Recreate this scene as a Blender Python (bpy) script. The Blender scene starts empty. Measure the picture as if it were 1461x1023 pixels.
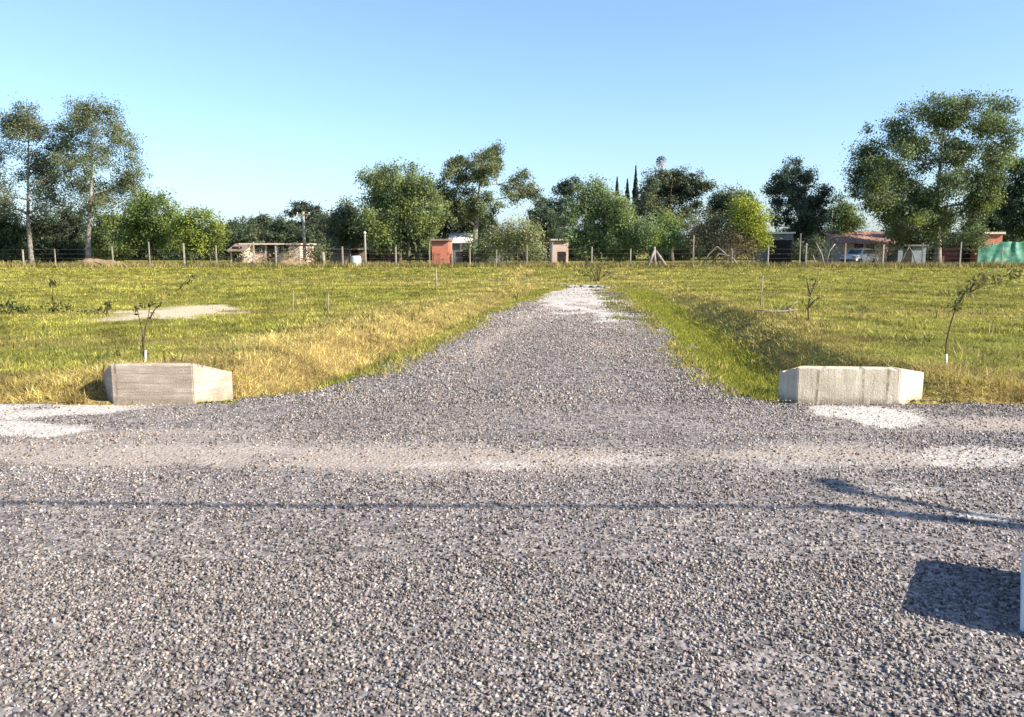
import bpy, math, random
import numpy as np
from mathutils import Vector, Matrix

random.seed(7)
RNG = np.random.default_rng(7)
S = bpy.context.scene
COL = S.collection

# ------------------------------------------------------------------ camera, world, sun, exposure
CAM_H, F, CX, CY = 1.7, 1147.0, 730.5, 511.5
PITCH = math.radians(8.0)
cam_d = bpy.data.cameras.new("camera")
cam = bpy.data.objects.new("camera", cam_d)
COL.objects.link(cam)
cam.location = (0, 0, CAM_H)
cam.rotation_euler = (math.pi / 2 - PITCH, 0, 0)
cam_d.sensor_width = 36.0
cam_d.lens = 36.0 * F / 1461.0
cam_d.clip_start, cam_d.clip_end = 0.1, 4000
S.camera = cam

SUN_EL, SUN_AZ = math.radians(31), math.radians(90 + 22)      # azimuth clockwise from +Y
sdir = Vector((math.cos(SUN_EL) * math.sin(SUN_AZ), math.cos(SUN_EL) * math.cos(SUN_AZ), math.sin(SUN_EL)))
W = bpy.data.worlds.new("World")
S.world = W
W.use_nodes = True
wn, wl = W.node_tree.nodes, W.node_tree.links
wn.clear()
sky = wn.new("ShaderNodeTexSky")
sky.sky_type = 'NISHITA'
sky.sun_disc = False
sky.sun_elevation, sky.sun_rotation = SUN_EL, SUN_AZ
sky.air_density, sky.dust_density, sky.ozone_density = 1.0, 1.0, 3.0
bg = wn.new("ShaderNodeBackground")
bg.inputs['Strength'].default_value = 0.122
wo = wn.new("ShaderNodeOutputWorld")
tint = wn.new("ShaderNodeMix"); tint.data_type = 'RGBA'; tint.blend_type = 'MULTIPLY'
tint.inputs[0].default_value = 1.0; tint.inputs[7].default_value = (0.785, 0.89, 1.05, 1)
soft = wn.new("ShaderNodeGamma"); soft.inputs[1].default_value = 0.90      # a hazier, more even summer sky
wl.new(sky.outputs[0], soft.inputs[0]); wl.new(soft.outputs[0], tint.inputs[6]); wl.new(tint.outputs[2], bg.inputs[0]); wl.new(bg.outputs[0], wo.inputs[0])

sun_d = bpy.data.lights.new("sun", 'SUN')
sun_d.energy, sun_d.angle, sun_d.color = 5.0, math.radians(0.5), (1.0, 0.90, 0.76)
sun = bpy.data.objects.new("sun", sun_d)
COL.objects.link(sun)
sun.location = sdir * 60
sun.rotation_euler = sdir.to_track_quat('Z', 'Y').to_euler()

S.view_settings.view_transform = 'Standard'
S.view_settings.look = 'None'
S.view_settings.gamma = 1
S.view_settings.exposure = 1.3

# ------------------------------------------------------------------ measuring helpers
CP, SP = math.cos(PITCH), math.sin(PITCH)
def ray(px, py):
    a, b = (px - CX) / F, -(py - CY) / F
    return a, CP + b * SP, -SP + b * CP
def gp(px, py, z=0.0):
    dx, dy, dz = ray(px, py)
    k = (z - CAM_H) / dz
    return k * dx, k * dy
def at(px, py, Y):
    dx, dy, dz = ray(px, py)
    k = Y / dy
    return k * dx, Y, CAM_H + k * dz

# ------------------------------------------------------------------ noise
_T = np.random.default_rng(3).random((256, 256))
def vn(x, y):
    x = np.asarray(x, float); y = np.asarray(y, float)
    xi, yi = np.floor(x).astype(int), np.floor(y).astype(int)
    fx, fy = x - xi, y - yi
    fx, fy = fx * fx * (3 - 2 * fx), fy * fy * (3 - 2 * fy)
    g = lambda a, b: _T[a & 255, b & 255]
    return (g(xi, yi) * (1 - fx) + g(xi + 1, yi) * fx) * (1 - fy) + (g(xi, yi + 1) * (1 - fx) + g(xi + 1, yi + 1) * fx) * fy
def fbm(x, y, o=4):
    x = np.asarray(x, float); y = np.asarray(y, float)
    s, a, n = 0, 0.5, 0
    for k in range(o):
        s = s + a * vn(x * 2 ** k + 17.3 * k, y * 2 ** k + 9.1 * k); n += a; a *= 0.5
    return s / n
def sst(x, a, b):
    t = np.clip((np.asarray(x, float) - a) / (b - a), 0, 1)
    return t * t * (3 - 2 * t)

# ------------------------------------------------------------------ objects, tags, meshes
def tag(o, label, cat, group=None, kind=None):
    o['label'] = label; o['category'] = cat
    if group: o['group'] = group
    if kind: o['kind'] = kind
    return o
def thing(name, label, cat, loc=(0, 0, 0), group=None, rz=0.0):
    o = bpy.data.objects.new(name, None)
    COL.objects.link(o)
    o.empty_display_size = 0.3
    o.location = loc; o.rotation_euler = (0, 0, rz)
    return tag(o, label, cat, group)
def link(name, me, mat, parent=None):
    o = bpy.data.objects.new(name, me)
    COL.objects.link(o)
    if mat is not None: me.materials.append(mat)
    if parent is not None: o.parent = parent
    return o
def npmesh(name, V, FA, mat, parent=None, smooth=False, col=None, attrs=None):
    V = np.asarray(V, np.float32); FA = np.asarray(FA, np.int32)
    n, k = FA.shape
    me = bpy.data.meshes.new(name)
    me.vertices.add(len(V)); me.vertices.foreach_set("co", V.ravel())
    me.loops.add(n * k); me.loops.foreach_set("vertex_index", FA.ravel())
    me.polygons.add(n); me.polygons.foreach_set("loop_start", np.arange(0, n * k, k, dtype=np.int32))
    if smooth: me.polygons.foreach_set("use_smooth", np.ones(n, bool))
    me.update(calc_edges=True)
    if col is not None:
        c4 = np.ones((len(V), 4), np.float32); c4[:, :3] = col
        a = me.attributes.new("col", 'FLOAT_COLOR', 'POINT'); a.data.foreach_set("color", c4.ravel())
    for nm, arr in (attrs or {}).items():
        a = me.attributes.new(nm, 'FLOAT', 'POINT'); a.data.foreach_set("value", np.asarray(arr, np.float32))
    return link(name, me, mat, parent)

class MB:
    def __init__(s): s.v, s.f, s.sm = [], [], []
    def add(s, vs, fs, smooth=False):
        b = len(s.v); s.v += [tuple(p) for p in vs]
        for f in fs: s.f.append([b + i for i in f]); s.sm.append(smooth)
        return s
    def box(s, c, d, rz=0.0, taper=1.0, jit=0.0):
        vs = []
        for z in (-.5, .5):
            t = 1.0 if z < 0 else taper
            for x, y in ((-.5, -.5), (.5, -.5), (.5, .5), (-.5, .5)):
                X, Y = x * d[0] * t, y * d[1] * t
                vs.append((c[0] + X * math.cos(rz) - Y * math.sin(rz) + random.uniform(-jit, jit),
                           c[1] + X * math.sin(rz) + Y * math.cos(rz) + random.uniform(-jit, jit), c[2] + z * d[2] + random.uniform(-jit, jit)))
        return s.add(vs, [(3, 2, 1, 0), (4, 5, 6, 7), (0, 1, 5, 4), (1, 2, 6, 5), (2, 3, 7, 6), (3, 0, 4, 7)])
    def bx(s, x0, x1, y0, y1, z0, z1): return s.box(((x0 + x1) / 2, (y0 + y1) / 2, (z0 + z1) / 2), (x1 - x0, y1 - y0, z1 - z0))
    def tube(s, pts, rad, n=6, cap=True, smooth=True):
        pts = [Vector(p) for p in pts]
        if not hasattr(rad, '__len__'): rad = [rad] * len(pts)
        vs, fs, ref = [], [], None
        for i, p in enumerate(pts):
            d = (pts[min(i + 1, len(pts) - 1)] - pts[max(i - 1, 0)])
            d = d.normalized() if d.length > 1e-9 else Vector((0, 0, 1))
            if ref is None: ref = d.orthogonal().normalized()
            ref = (ref - d * ref.dot(d)); ref = ref.normalized() if ref.length > 1e-6 else d.orthogonal().normalized()
            b = d.cross(ref)
            for k in range(n):
                a = 2 * math.pi * k / n
                vs.append(p + (ref * math.cos(a) + b * math.sin(a)) * rad[i])
        for i in range(len(pts) - 1):
            for k in range(n):
                fs.append((i * n + k, i * n + (k + 1) % n, (i + 1) * n + (k + 1) % n, (i + 1) * n + k))
        if cap:
            fs.append(tuple(range(n))[::-1]); fs.append(tuple((len(pts) - 1) * n + k for k in range(n)))
        return s.add(vs, fs, smooth)
    def build(s, name, mat, parent=None, bevel=0.0):
        me = bpy.data.meshes.new(name)
        me.from_pydata(s.v, [], s.f); me.update()
        me.polygons.foreach_set("use_smooth", s.sm)
        o = link(name, me, mat, parent)
        if bevel:
            m = o.modifiers.new("bevel", 'BEVEL'); m.width = bevel; m.segments = 2; m.limit_method = 'ANGLE'
        return o

# ------------------------------------------------------------------ materials
def nm(name):
    m = bpy.data.materials.new(name); m.use_nodes = True
    t = m.node_tree; t.nodes.clear()
    out = t.nodes.new("ShaderNodeOutputMaterial")
    p = t.nodes.new("ShaderNodeBsdfPrincipled")
    p.inputs['Roughness'].default_value = 0.85
    p.inputs['Specular IOR Level'].default_value = 0.25
    t.links.new(p.outputs[0], out.inputs[0])
    return m, t.nodes, t.links, p, out
def ramp(N, stops, interp='LINEAR'):
    r = N.new("ShaderNodeValToRGB"); r.color_ramp.interpolation = interp
    e = r.color_ramp.elements
    while len(e) < len(stops): e.new(0.5)
    for k, (pos, c) in enumerate(stops):
        e[k].position = pos; e[k].color = (*c, 1) if len(c) == 3 else c
    return r
def noise(N, L, scale, detail=4, rough=0.6, vec=None):
    n = N.new("ShaderNodeTexNoise"); n.inputs['Scale'].default_value = scale
    n.inputs['Detail'].default_value = detail; n.inputs['Roughness'].default_value = rough
    if vec is not None: L.new(vec, n.inputs['Vector'])
    return n
def mixc(N, L, fac, a, b, blend='MIX'):
    m = N.new("ShaderNodeMix"); m.data_type = 'RGBA'; m.blend_type = blend
    for s, v in ((m.inputs[0], fac), (m.inputs[6], a), (m.inputs[7], b)):
        if hasattr(v, 'links') or hasattr(v, 'is_linked'): L.new(v, s)
        elif isinstance(v, (int, float)): s.default_value = v
        else: s.default_value = (*v, 1)
    return m.outputs[2]
def pos(N): return N.new("ShaderNodeNewGeometry").outputs['Position']
def obco(N): return N.new("ShaderNodeTexCoord").outputs['Object']
def attr(N, name):
    a = N.new("ShaderNodeAttribute"); a.attribute_name = name; return a
def bump(N, L, h, dist, p, strength=1.0):
    b = N.new("ShaderNodeBump"); b.inputs['Distance'].default_value = dist; b.inputs['Strength'].default_value = strength
    L.new(h, b.inputs['Height']); L.new(b.outputs[0], p.inputs['Normal'])

def rough_mat(name, a, b, scale=6.0, bumpd=0.01, rough=0.85, spec=0.25, third=None, stretch=None):
    m, N, L, p, _ = nm(name)
    co = obco(N)
    if stretch:
        mp = N.new("ShaderNodeMapping"); mp.inputs['Scale'].default_value = stretch; L.new(co, mp.inputs[0]); co = mp.outputs[0]
    n = noise(N, L, scale, 6, 0.65, co)
    st = [(0.3, a), (0.7, b)] if third is None else [(0.28, a), (0.5, b), (0.72, third)]
    r = ramp(N, st); L.new(n.outputs[0], r.inputs[0])
    L.new(r.outputs[0], p.inputs['Base Color'])
    p.inputs['Roughness'].default_value = rough; p.inputs['Specular IOR Level'].default_value = spec
    if bumpd: bump(N, L, n.outputs[0], bumpd, p)
    return m

def leaf_mat(name, trans=0.3, rough=0.55):
    m, N, L, p, out = nm(name)
    a = attr(N, "col")
    L.new(a.outputs['Color'], p.inputs['Base Color']); p.inputs['Roughness'].default_value = rough
    t = N.new("ShaderNodeBsdfTranslucent"); L.new(a.outputs['Color'], t.inputs[0])
    mx = N.new("ShaderNodeMixShader"); mx.inputs[0].default_value = trans
    L.new(p.outputs[0], mx.inputs[1]); L.new(t.outputs[0], mx.inputs[2]); L.new(mx.outputs[0], out.inputs[0])
    return m
M = {}
M['leaf'] = leaf_mat("leaf", 0.38)
M['grass'] = leaf_mat("grass_blade", 0.3, 0.6)
M['bark_pale'] = rough_mat("pale_bark", (0.11, 0.09, 0.07), (0.34, 0.30, 0.25), 3.0, 0.02)
M['bark_dark'] = rough_mat("dark_bark", (0.05, 0.04, 0.03), (0.15, 0.12, 0.09), 4.0, 0.02)
M['twig'] = rough_mat("twig_bark", (0.05, 0.035, 0.025), (0.13, 0.09, 0.06), 20.0, 0.002)
M['dead_wood'] = rough_mat("dead_wood", (0.09, 0.07, 0.055), (0.30, 0.25, 0.2), 12.0, 0.004)
M['post_concrete'] = rough_mat("post_concrete", (0.18, 0.16, 0.125), (0.34, 0.30, 0.25), 5.0, 0.004)
M['wood_post'] = rough_mat("wood_post", (0.16, 0.13, 0.1), (0.36, 0.31, 0.25), 7.0, 0.004, stretch=(1, 1, 0.2))
M['white_paint'] = rough_mat("white_paint", (0.6, 0.59, 0.56), (0.8, 0.8, 0.77), 5.0, 0.002)
M['wire'] = rough_mat("wire", (0.2, 0.19, 0.18), (0.3, 0.29, 0.28), 30, 0, 0.5)
M['black_cable'] = rough_mat("black_cable", (0.02, 0.02, 0.02), (0.04, 0.04, 0.04), 10, 0)
M['plaster_pink'] = rough_mat("pink_plaster", (0.48, 0.33, 0.28), (0.66, 0.52, 0.46), 1.4, 0.004)
M['plaster_cream'] = rough_mat("cream_plaster", (0.45, 0.37, 0.28), (0.62, 0.54, 0.43), 1.2, 0.004)
M['plaster_white'] = rough_mat("white_plaster", (0.6, 0.58, 0.54), (0.78, 0.77, 0.74), 1.2, 0.004)
M['plaster_brown'] = rough_mat("brown_plaster", (0.16, 0.115, 0.09), (0.28, 0.2, 0.16), 1.5, 0.004)
M['maroon'] = rough_mat("maroon_wall", (0.08, 0.03, 0.03), (0.17, 0.07, 0.07), 1.5, 0.004)
M['metal_grey'] = rough_mat("grey_sheet_metal", (0.08, 0.09, 0.09), (0.19, 0.2, 0.2), 1.0, 0.004, 0.5, 0.4)
M['metal_blue'] = rough_mat("blue_grey_sheet", (0.12, 0.15, 0.17), (0.24, 0.28, 0.3), 1.0, 0.004, 0.5, 0.4)
M['roof_slab'] = rough_mat("roof_slab", (0.3, 0.26, 0.22), (0.48, 0.43, 0.38), 2.0, 0.006)
M['painted_dark'] = rough_mat("painted_shade_and_lid", (0.015, 0.013, 0.012), (0.03, 0.027, 0.025), 2.0, 0)  # near-black paints the shade inside openings; plain dark colour on the drum lid
M['tarp'] = rough_mat("green_tarp", (0.025, 0.12, 0.08), (0.06, 0.22, 0.15), 1.3, 0.03, 0.7, 0.2, third=(0.32, 0.44, 0.36))
M['pale_green'] = rough_mat("pale_green_plastic", (0.35, 0.46, 0.34), (0.55, 0.64, 0.52), 3.0, 0.003, 0.5)
M['soil'] = rough_mat("soil", (0.13, 0.085, 0.05), (0.34, 0.24, 0.13), 3.0, 0.05)
M['clod'] = rough_mat("clod", (0.09, 0.08, 0.07), (0.3, 0.28, 0.25), 9.0, 0.02)
M['rotor'] = rough_mat("galvanised", (0.14, 0.15, 0.16), (0.26, 0.27, 0.28), 3.0, 0, 0.5, 0.5)
M['car_white'] = rough_mat("car_white", (0.66, 0.66, 0.66), (0.74, 0.74, 0.74), 2.0, 0, 0.25, 0.5)
M['rubber'] = rough_mat("rubber", (0.02, 0.02, 0.02), (0.035, 0.035, 0.035), 9, 0)
def glass(name):
    m, N, L, p, _ = nm(name)
    p.inputs['Base Color'].default_value = (0.02, 0.025, 0.03, 1); p.inputs['Roughness'].default_value = 0.08
    p.inputs['Specular IOR Level'].default_value = 0.6
    return m
M['glass'] = glass("dark_glass")
def brick(name, a, b, mortar):
    m, N, L, p, _ = nm(name)
    t = N.new("ShaderNodeTexBrick")
    co = obco(N)
    sx = N.new("ShaderNodeSeparateXYZ"); L.new(co, sx.inputs[0])
    ad = N.new("ShaderNodeMath"); ad.operation = 'ADD'; L.new(sx.outputs[0], ad.inputs[0]); L.new(sx.outputs[1], ad.inputs[1])
    cb = N.new("ShaderNodeCombineXYZ"); L.new(ad.outputs[0], cb.inputs[0]); L.new(sx.outputs[2], cb.inputs[1])
    L.new(cb.outputs[0], t.inputs['Vector'])
    t.inputs['Color1'].default_value = (*a, 1); t.inputs['Color2'].default_value = (*b, 1); t.inputs['Mortar'].default_value = (*mortar, 1)
    t.inputs['Scale'].default_value = 1.0; t.inputs['Brick Width'].default_value = 0.3; t.inputs['Row Height'].default_value = 0.2
    t.inputs['Mortar Size'].default_value = 0.012
    n = noise(N, L, 1.5, 5, 0.6, co)
    c = mixc(N, L, n.outputs[0], t.outputs[0], mixc(N, L, 0.5, t.outputs[0], (0.15, 0.08, 0.06)))
    L.new(c, p.inputs['Base Color']); bump(N, L, t.outputs['Fac'], -0.01, p)
    return m
M['brick'] = brick("red_brick", (0.46, 0.14, 0.08), (0.36, 0.11, 0.065), (0.36, 0.27, 0.21))
M['brick_orange'] = brick("orange_brick", (0.60, 0.20, 0.11), (0.50, 0.165, 0.095), (0.45, 0.3, 0.23))
def tile_mat():
    m, N, L, p, _ = nm("roof_tile")
    co = obco(N); w = N.new("ShaderNodeTexWave"); w.inputs['Scale'].default_value = 1.6; w.inputs['Distortion'].default_value = 0.6
    L.new(co, w.inputs[0]); n = noise(N, L, 2.0, 5, 0.7, co)
    r = ramp(N, [(0.3, (0.18, 0.07, 0.05)), (0.5, (0.36, 0.2, 0.15)), (0.72, (0.5, 0.4, 0.33))]); L.new(n.outputs[0], r.inputs[0])
    L.new(r.outputs[0], p.inputs['Base Color']); bump(N, L, w.outputs['Fac'], 0.04, p)
    return m
M['tile'] = tile_mat()
def concrete(name, base, light, tint, horizontal):
    """board-formed concrete: board lines, pores, runs of damp"""
    m, N, L, p, _ = nm(name)
    co = obco(N)
    mp = N.new("ShaderNodeMapping"); mp.inputs['Scale'].default_value = (1, 1, 9) if horizontal else (9, 9, 0.8); L.new(co, mp.inputs[0])
    st = noise(N, L, 2.2, 5, 0.65, mp.outputs[0])
    big = noise(N, L, 3.0, 4, 0.6, co); fine = noise(N, L, 60, 3, 0.7, co); pore = N.new("ShaderNodeTexVoronoi"); pore.inputs['Scale'].default_value = 55
    L.new(co, pore.inputs['Vector'])
    r1 = ramp(N, [(0.32, base), (0.55, tint), (0.72, light)]); L.new(st.outputs[0], r1.inputs[0])
    r2 = ramp(N, [(0.3, (0.62, 0.6, 0.57)), (0.6, (1, 1, 1))]); L.new(big.outputs[0], r2.inputs[0])
    c = mixc(N, L, 0.8, r1.outputs[0], r2.outputs[0], 'MULTIPLY')
    rp = ramp(N, [(0.08, (0.45, 0.43, 0.4)), (0.16, (1, 1, 1))]); L.new(pore.outputs['Distance'], rp.inputs[0])
    rk = ramp(N, [(0.55, (0, 0, 0)), (0.62, (1, 1, 1))]); L.new(big.outputs[0], rk.inputs[0])
    c = mixc(N, L, rk.outputs[0], c, mixc(N, L, 1.0, c, rp.outputs[0], 'MULTIPLY'))
    rf = ramp(N, [(0.3, (0.8, 0.8, 0.8)), (0.7, (1.1, 1.1, 1.1))]); L.new(fine.outputs[0], rf.inputs[0])
    c = mixc(N, L, 1.0, c, rf.outputs[0], 'MULTIPLY')
    sx = N.new("ShaderNodeSeparateXYZ"); L.new(co, sx.inputs[0])
    def stain(c, src, centre, width, colr, amt):
        w_ = N.new("ShaderNodeMath"); w_.operation = 'MULTIPLY_ADD'; L.new(big.outputs[0], w_.inputs[0]); w_.inputs[1].default_value = .06; L.new(src, w_.inputs[2])
        d_ = N.new("ShaderNodeMath"); d_.operation = 'SUBTRACT'; L.new(w_.outputs[0], d_.inputs[0]); d_.inputs[1].default_value = centre + .03
        a_ = N.new("ShaderNodeMath"); a_.operation = 'ABSOLUTE'; L.new(d_.outputs[0], a_.inputs[0])
        r_ = N.new("ShaderNodeMapRange"); L.new(a_.outputs[0], r_.inputs[0]); r_.inputs[1].default_value = width * .3; r_.inputs[2].default_value = width
        r_.inputs[3].default_value = amt; r_.inputs[4].default_value = 0
        f_ = N.new("ShaderNodeMath"); f_.operation = 'MULTIPLY'; L.new(r_.outputs[0], f_.inputs[0])
        g_ = ramp(N, [(0.35, (0, 0, 0)), (0.55, (1, 1, 1))]); L.new(fine2.outputs[0], g_.inputs[0]); L.new(g_.outputs[0], f_.inputs[1])
        return mixc(N, L, f_.outputs[0], c, colr)
    fine2 = noise(N, L, 11, 4, 0.7, co)
    if horizontal:
        for zc in (.10, .205, .31): c = stain(c, sx.outputs[2], zc, .010, (.20, .16, .12), .5)
        c = stain(c, sx.outputs[0], -.40, .02, (.13, .11, .09), .8)
    else:
        for xc in (-.33, .16, .41): c = stain(c, sx.outputs[0], xc, .022, (.22, .18, .11), .85)
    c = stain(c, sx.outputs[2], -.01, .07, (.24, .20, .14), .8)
    L.new(c, p.inputs['Base Color']); p.inputs['Roughness'].default_value = 0.9
    ad = N.new("ShaderNodeMath"); ad.operation = 'ADD'; L.new(st.outputs[0], ad.inputs[0]); L.new(fine.outputs[0], ad.inputs[1])
    bump(N, L, ad.outputs[0], 0.006, p)
    return m
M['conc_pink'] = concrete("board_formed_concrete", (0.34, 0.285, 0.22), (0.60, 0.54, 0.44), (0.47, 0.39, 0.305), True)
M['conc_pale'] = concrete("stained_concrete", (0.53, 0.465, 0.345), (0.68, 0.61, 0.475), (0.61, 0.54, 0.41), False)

def gravel_mat():
    m, N, L, p, _ = nm("gravel_bed")
    co = pos(N)
    v = N.new("ShaderNodeTexVoronoi"); v.inputs['Scale'].default_value = 34; L.new(co, v.inputs['Vector'])
    v2 = N.new("ShaderNodeTexVoronoi"); v2.inputs['Scale'].default_value = 17; L.new(co, v2.inputs['Vector'])
    s1 = N.new("ShaderNodeSeparateColor"); L.new(v.outputs['Color'], s1.inputs[0])
    s2 = N.new("ShaderNodeSeparateColor"); L.new(v2.outputs['Color'], s2.inputs[0])
    r1 = ramp(N, [(0.0, (0.07, 0.062, 0.06)), (0.3, (0.14, 0.126, 0.119)), (0.65, (0.21, 0.19, 0.176)), (1.0, (0.33, 0.30, 0.275))]); L.new(s1.outputs[0], r1.inputs[0])
    r2 = ramp(N, [(0.0, (0.085, 0.075, 0.074)), (0.4, (0.165, 0.148, 0.14)), (1.0, (0.30, 0.27, 0.25))]); L.new(s2.outputs[1], r2.inputs[0])
    n1 = noise(N, L, 9, 3, 0.6, co)
    rr = ramp(N, [(0.42, (0, 0, 0)), (0.58, (1, 1, 1))]); L.new(n1.outputs[0], rr.inputs[0])
    c = mixc(N, L, rr.outputs[0], r1.outputs[0], r2.outputs[0])
    big = noise(N, L, 0.9, 5, 0.6, co)
    rb = ramp(N, [(0.3, (0.86, 0.82, 0.84)), (0.5, (1, 1, 1)), (0.7, (1.12, 1.08, 1.0))]); L.new(big.outputs[0], rb.inputs[0])
    c = mixc(N, L, 1.0, c, rb.outputs[0], 'MULTIPLY')
    d = attr(N, "dust"); tn = attr(N, "tan")
    fn = noise(N, L, 22, 5, 0.75, co)
    rd = ramp(N, [(0.34, (0.28, 0.25, 0.215)), (0.52, (0.48, 0.445, 0.39)), (0.75, (0.66, 0.63, 0.56))]); L.new(fn.outputs[0], rd.inputs[0])
    def broken(f):      # ragged, grainy edge to a dusting
        q = noise(N, L, 14, 6, 0.75, co)
        a_ = N.new("ShaderNodeMath"); a_.operation = 'MULTIPLY_ADD'; L.new(q.outputs[0], a_.inputs[0]); a_.inputs[1].default_value = 1.5; L.new(f, a_.inputs[2])
        m_ = N.new("ShaderNodeMapRange"); m_.interpolation_type = 'SMOOTHSTEP'; L.new(a_.outputs[0], m_.inputs[0]); m_.inputs[1].default_value = .80; m_.inputs[2].default_value = 1.85
        k_ = N.new("ShaderNodeMath"); k_.operation = 'MULTIPLY'; L.new(m_.outputs[0], k_.inputs[0])
        e_ = N.new("ShaderNodeMapRange"); L.new(f, e_.inputs[0]); e_.inputs[1].default_value = 0; e_.inputs[2].default_value = .25; L.new(e_.outputs[0], k_.inputs[1])
        return k_.outputs[0]
    c = mixc(N, L, broken(tn.outputs['Fac']), c, mixc(N, L, 0.7, c, (0.36, 0.305, 0.245)))
    c = mixc(N, L, broken(d.outputs['Fac']), c, rd.outputs[0])
    L.new(c, p.inputs['Base Color']); p.inputs['Roughness'].default_value = 0.9
    inv = N.new("ShaderNodeMath"); inv.operation = 'SUBTRACT'; inv.inputs[0].default_value = 1; L.new(v.outputs['Distance'], inv.inputs[1])
    ad = N.new("ShaderNodeMath"); ad.operation = 'ADD'; L.new(inv.outputs[0], ad.inputs[0]); L.new(s2.outputs[2], ad.inputs[1])
    bump(N, L, ad.outputs[0], 0.009, p)
    return m
M['gravel'] = gravel_mat()
def stone_mat():
    m, N, L, p, _ = nm("crushed_stone")
    a = attr(N, "col"); n = noise(N, L, 160, 2, 0.6, pos(N))
    r = ramp(N, [(0.3, (0.75, 0.75, 0.75)), (0.7, (1.15, 1.15, 1.15))]); L.new(n.outputs[0], r.inputs[0])
    L.new(mixc(N, L, 1.0, a.outputs['Color'], r.outputs[0], 'MULTIPLY'), p.inputs['Base Color']); p.inputs['Roughness'].default_value = 0.8
    return m
M['stone'] = stone_mat()
def ground_mat():
    m, N, L, p, _ = nm("field_ground")
    co = pos(N)
    n1 = noise(N, L, 1.3, 6, 0.65, co); n2 = noise(N, L, 14, 4, 0.7, co); n3 = noise(N, L, 0.12, 4, 0.6, co)
    g = ramp(N, [(0.3, (0.095, 0.105, 0.02)), (0.5, (0.165, 0.168, 0.034)), (0.7, (0.27, 0.24, 0.065))]); L.new(n1.outputs[0], g.inputs[0])
    g2 = ramp(N, [(0.3, (0.6, 0.6, 0.6)), (0.7, (1.35, 1.3, 1.2))]); L.new(n2.outputs[0], g2.inputs[0])
    c = mixc(N, L, 1.0, g.outputs[0], g2.outputs[0], 'MULTIPLY')
    g3 = ramp(N, [(0.35, (0.85, 0.95, 0.8)), (0.65, (1.15, 1.08, 1.1))]); L.new(n3.outputs[0], g3.inputs[0])
    c = mixc(N, L, 1.0, c, g3.outputs[0], 'MULTIPLY')
    dr = ramp(N, [(0.3, (0.17, 0.11, 0.04)), (0.7, (0.38, 0.28, 0.11))]); L.new(n2.outputs[0], dr.inputs[0])
    c = mixc(N, L, attr(N, "dry").outputs['Fac'], c, dr.outputs[0])
    br = ramp(N, [(0.3, (0.42, 0.34, 0.22)), (0.7, (0.62, 0.53, 0.37))]); L.new(n2.outputs[0], br.inputs[0])
    c = mixc(N, L, attr(N, "bare").outputs['Fac'], c, br.outputs[0])
    L.new(c, p.inputs['Base Color']); p.inputs['Roughness'].default_value = 0.95; p.inputs['Specular IOR Level'].default_value = 0.1
    ad = N.new("ShaderNodeMath"); ad.operation = 'ADD'; L.new(n1.outputs[0], ad.inputs[0]); L.new(n2.outputs[0], ad.inputs[1])
    bump(N, L, ad.outputs[0], 0.06, p)
    return m
M['ground'] = ground_mat()

# ------------------------------------------------------------------ the lie of the land
LE = sorted([gp(*q)[::-1] for q in ((330, 568), (400, 563), (440, 557), (500, 540), (590, 500), (690, 450), (770, 420), (808, 407))])
RE = sorted([gp(*q)[::-1] for q in ((1112, 573), (1075, 568), (1040, 549), (980, 500), (940, 450), (902, 425), (872, 407))])
LEy, LEx = np.array([a for a, b in LE]), np.array([b for a, b in LE])
REy, REx = np.array([a for a, b in RE]), np.array([b for a, b in RE])
def xl(y): return np.interp(y, LEy, LEx)
def xr(y): return np.interp(y, REy, REx)
def edge(x): return 8.72 + 0.004 * np.asarray(x) + 0.16 * (fbm(np.asarray(x) * 0.9 + 50, 3.3) - 0.5) - 0.12 * sst(x, 4.6, 6.0)
YEND = 35.2
def inside(x, y):
    s1 = edge(x) - y
    wob = 0.30 * (fbm(np.asarray(x) * 1.7, np.asarray(y) * 1.3) - 0.5) + 0.34 * (fbm(np.asarray(x) * 5 + 3, np.asarray(y) * 3.5, 3) - 0.5)
    s2 = np.minimum(np.minimum(x - xl(y), xr(y) - x), YEND - y) + wob
    s2 = np.where(y < 8.4, -9, s2)
    return np.maximum(s1, s2)
def fade(y): return 1 - 0.75 * sst(y, 20, 32) - 0.25 * sst(y, 31, 37)
def h_ground(x, y):
    x = np.asarray(x, float); y = np.asarray(y, float)
    s = inside(x, y)
    tl, tr, t1 = xl(y) - x, x - xr(y), y - edge(x)
    field = 0.10 * (fbm(x * 0.25, y * 0.25) - 0.5) * sst(y, 9, 14) + 0.05 * (fbm(x * 1.1, y * 1.1) - 0.5)
    dl = np.interp(tl, [0, .4, .9, 1.8, 2.8, 5], [-.04, -.24, -.28, .09, .06, 0])
    drr = np.interp(tr, [0, .45, 1.1, 2.1, 3.0, 5], [-.05, -.36, -.40, .13, .08, 0])
    ditch = np.where(tl > 0, dl, np.where(tr > 0, drr, 0)) * fade(y)
    gate = sst(t1, 0.02, 0.35)
    bank = np.interp(t1, [0, .35, 1.1, 2.2, 4], [-.04, .05, .09, .05, 0])
    far_out = np.maximum(sst(tl, 1.6, 2.4), sst(tr, 1.9, 2.7))
    z = field * 0.7 + ditch * gate + bank * far_out
    return np.where(s > 0, np.maximum(-0.07 - 0.25 * np.minimum(s, .2), -.12), z)
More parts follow.
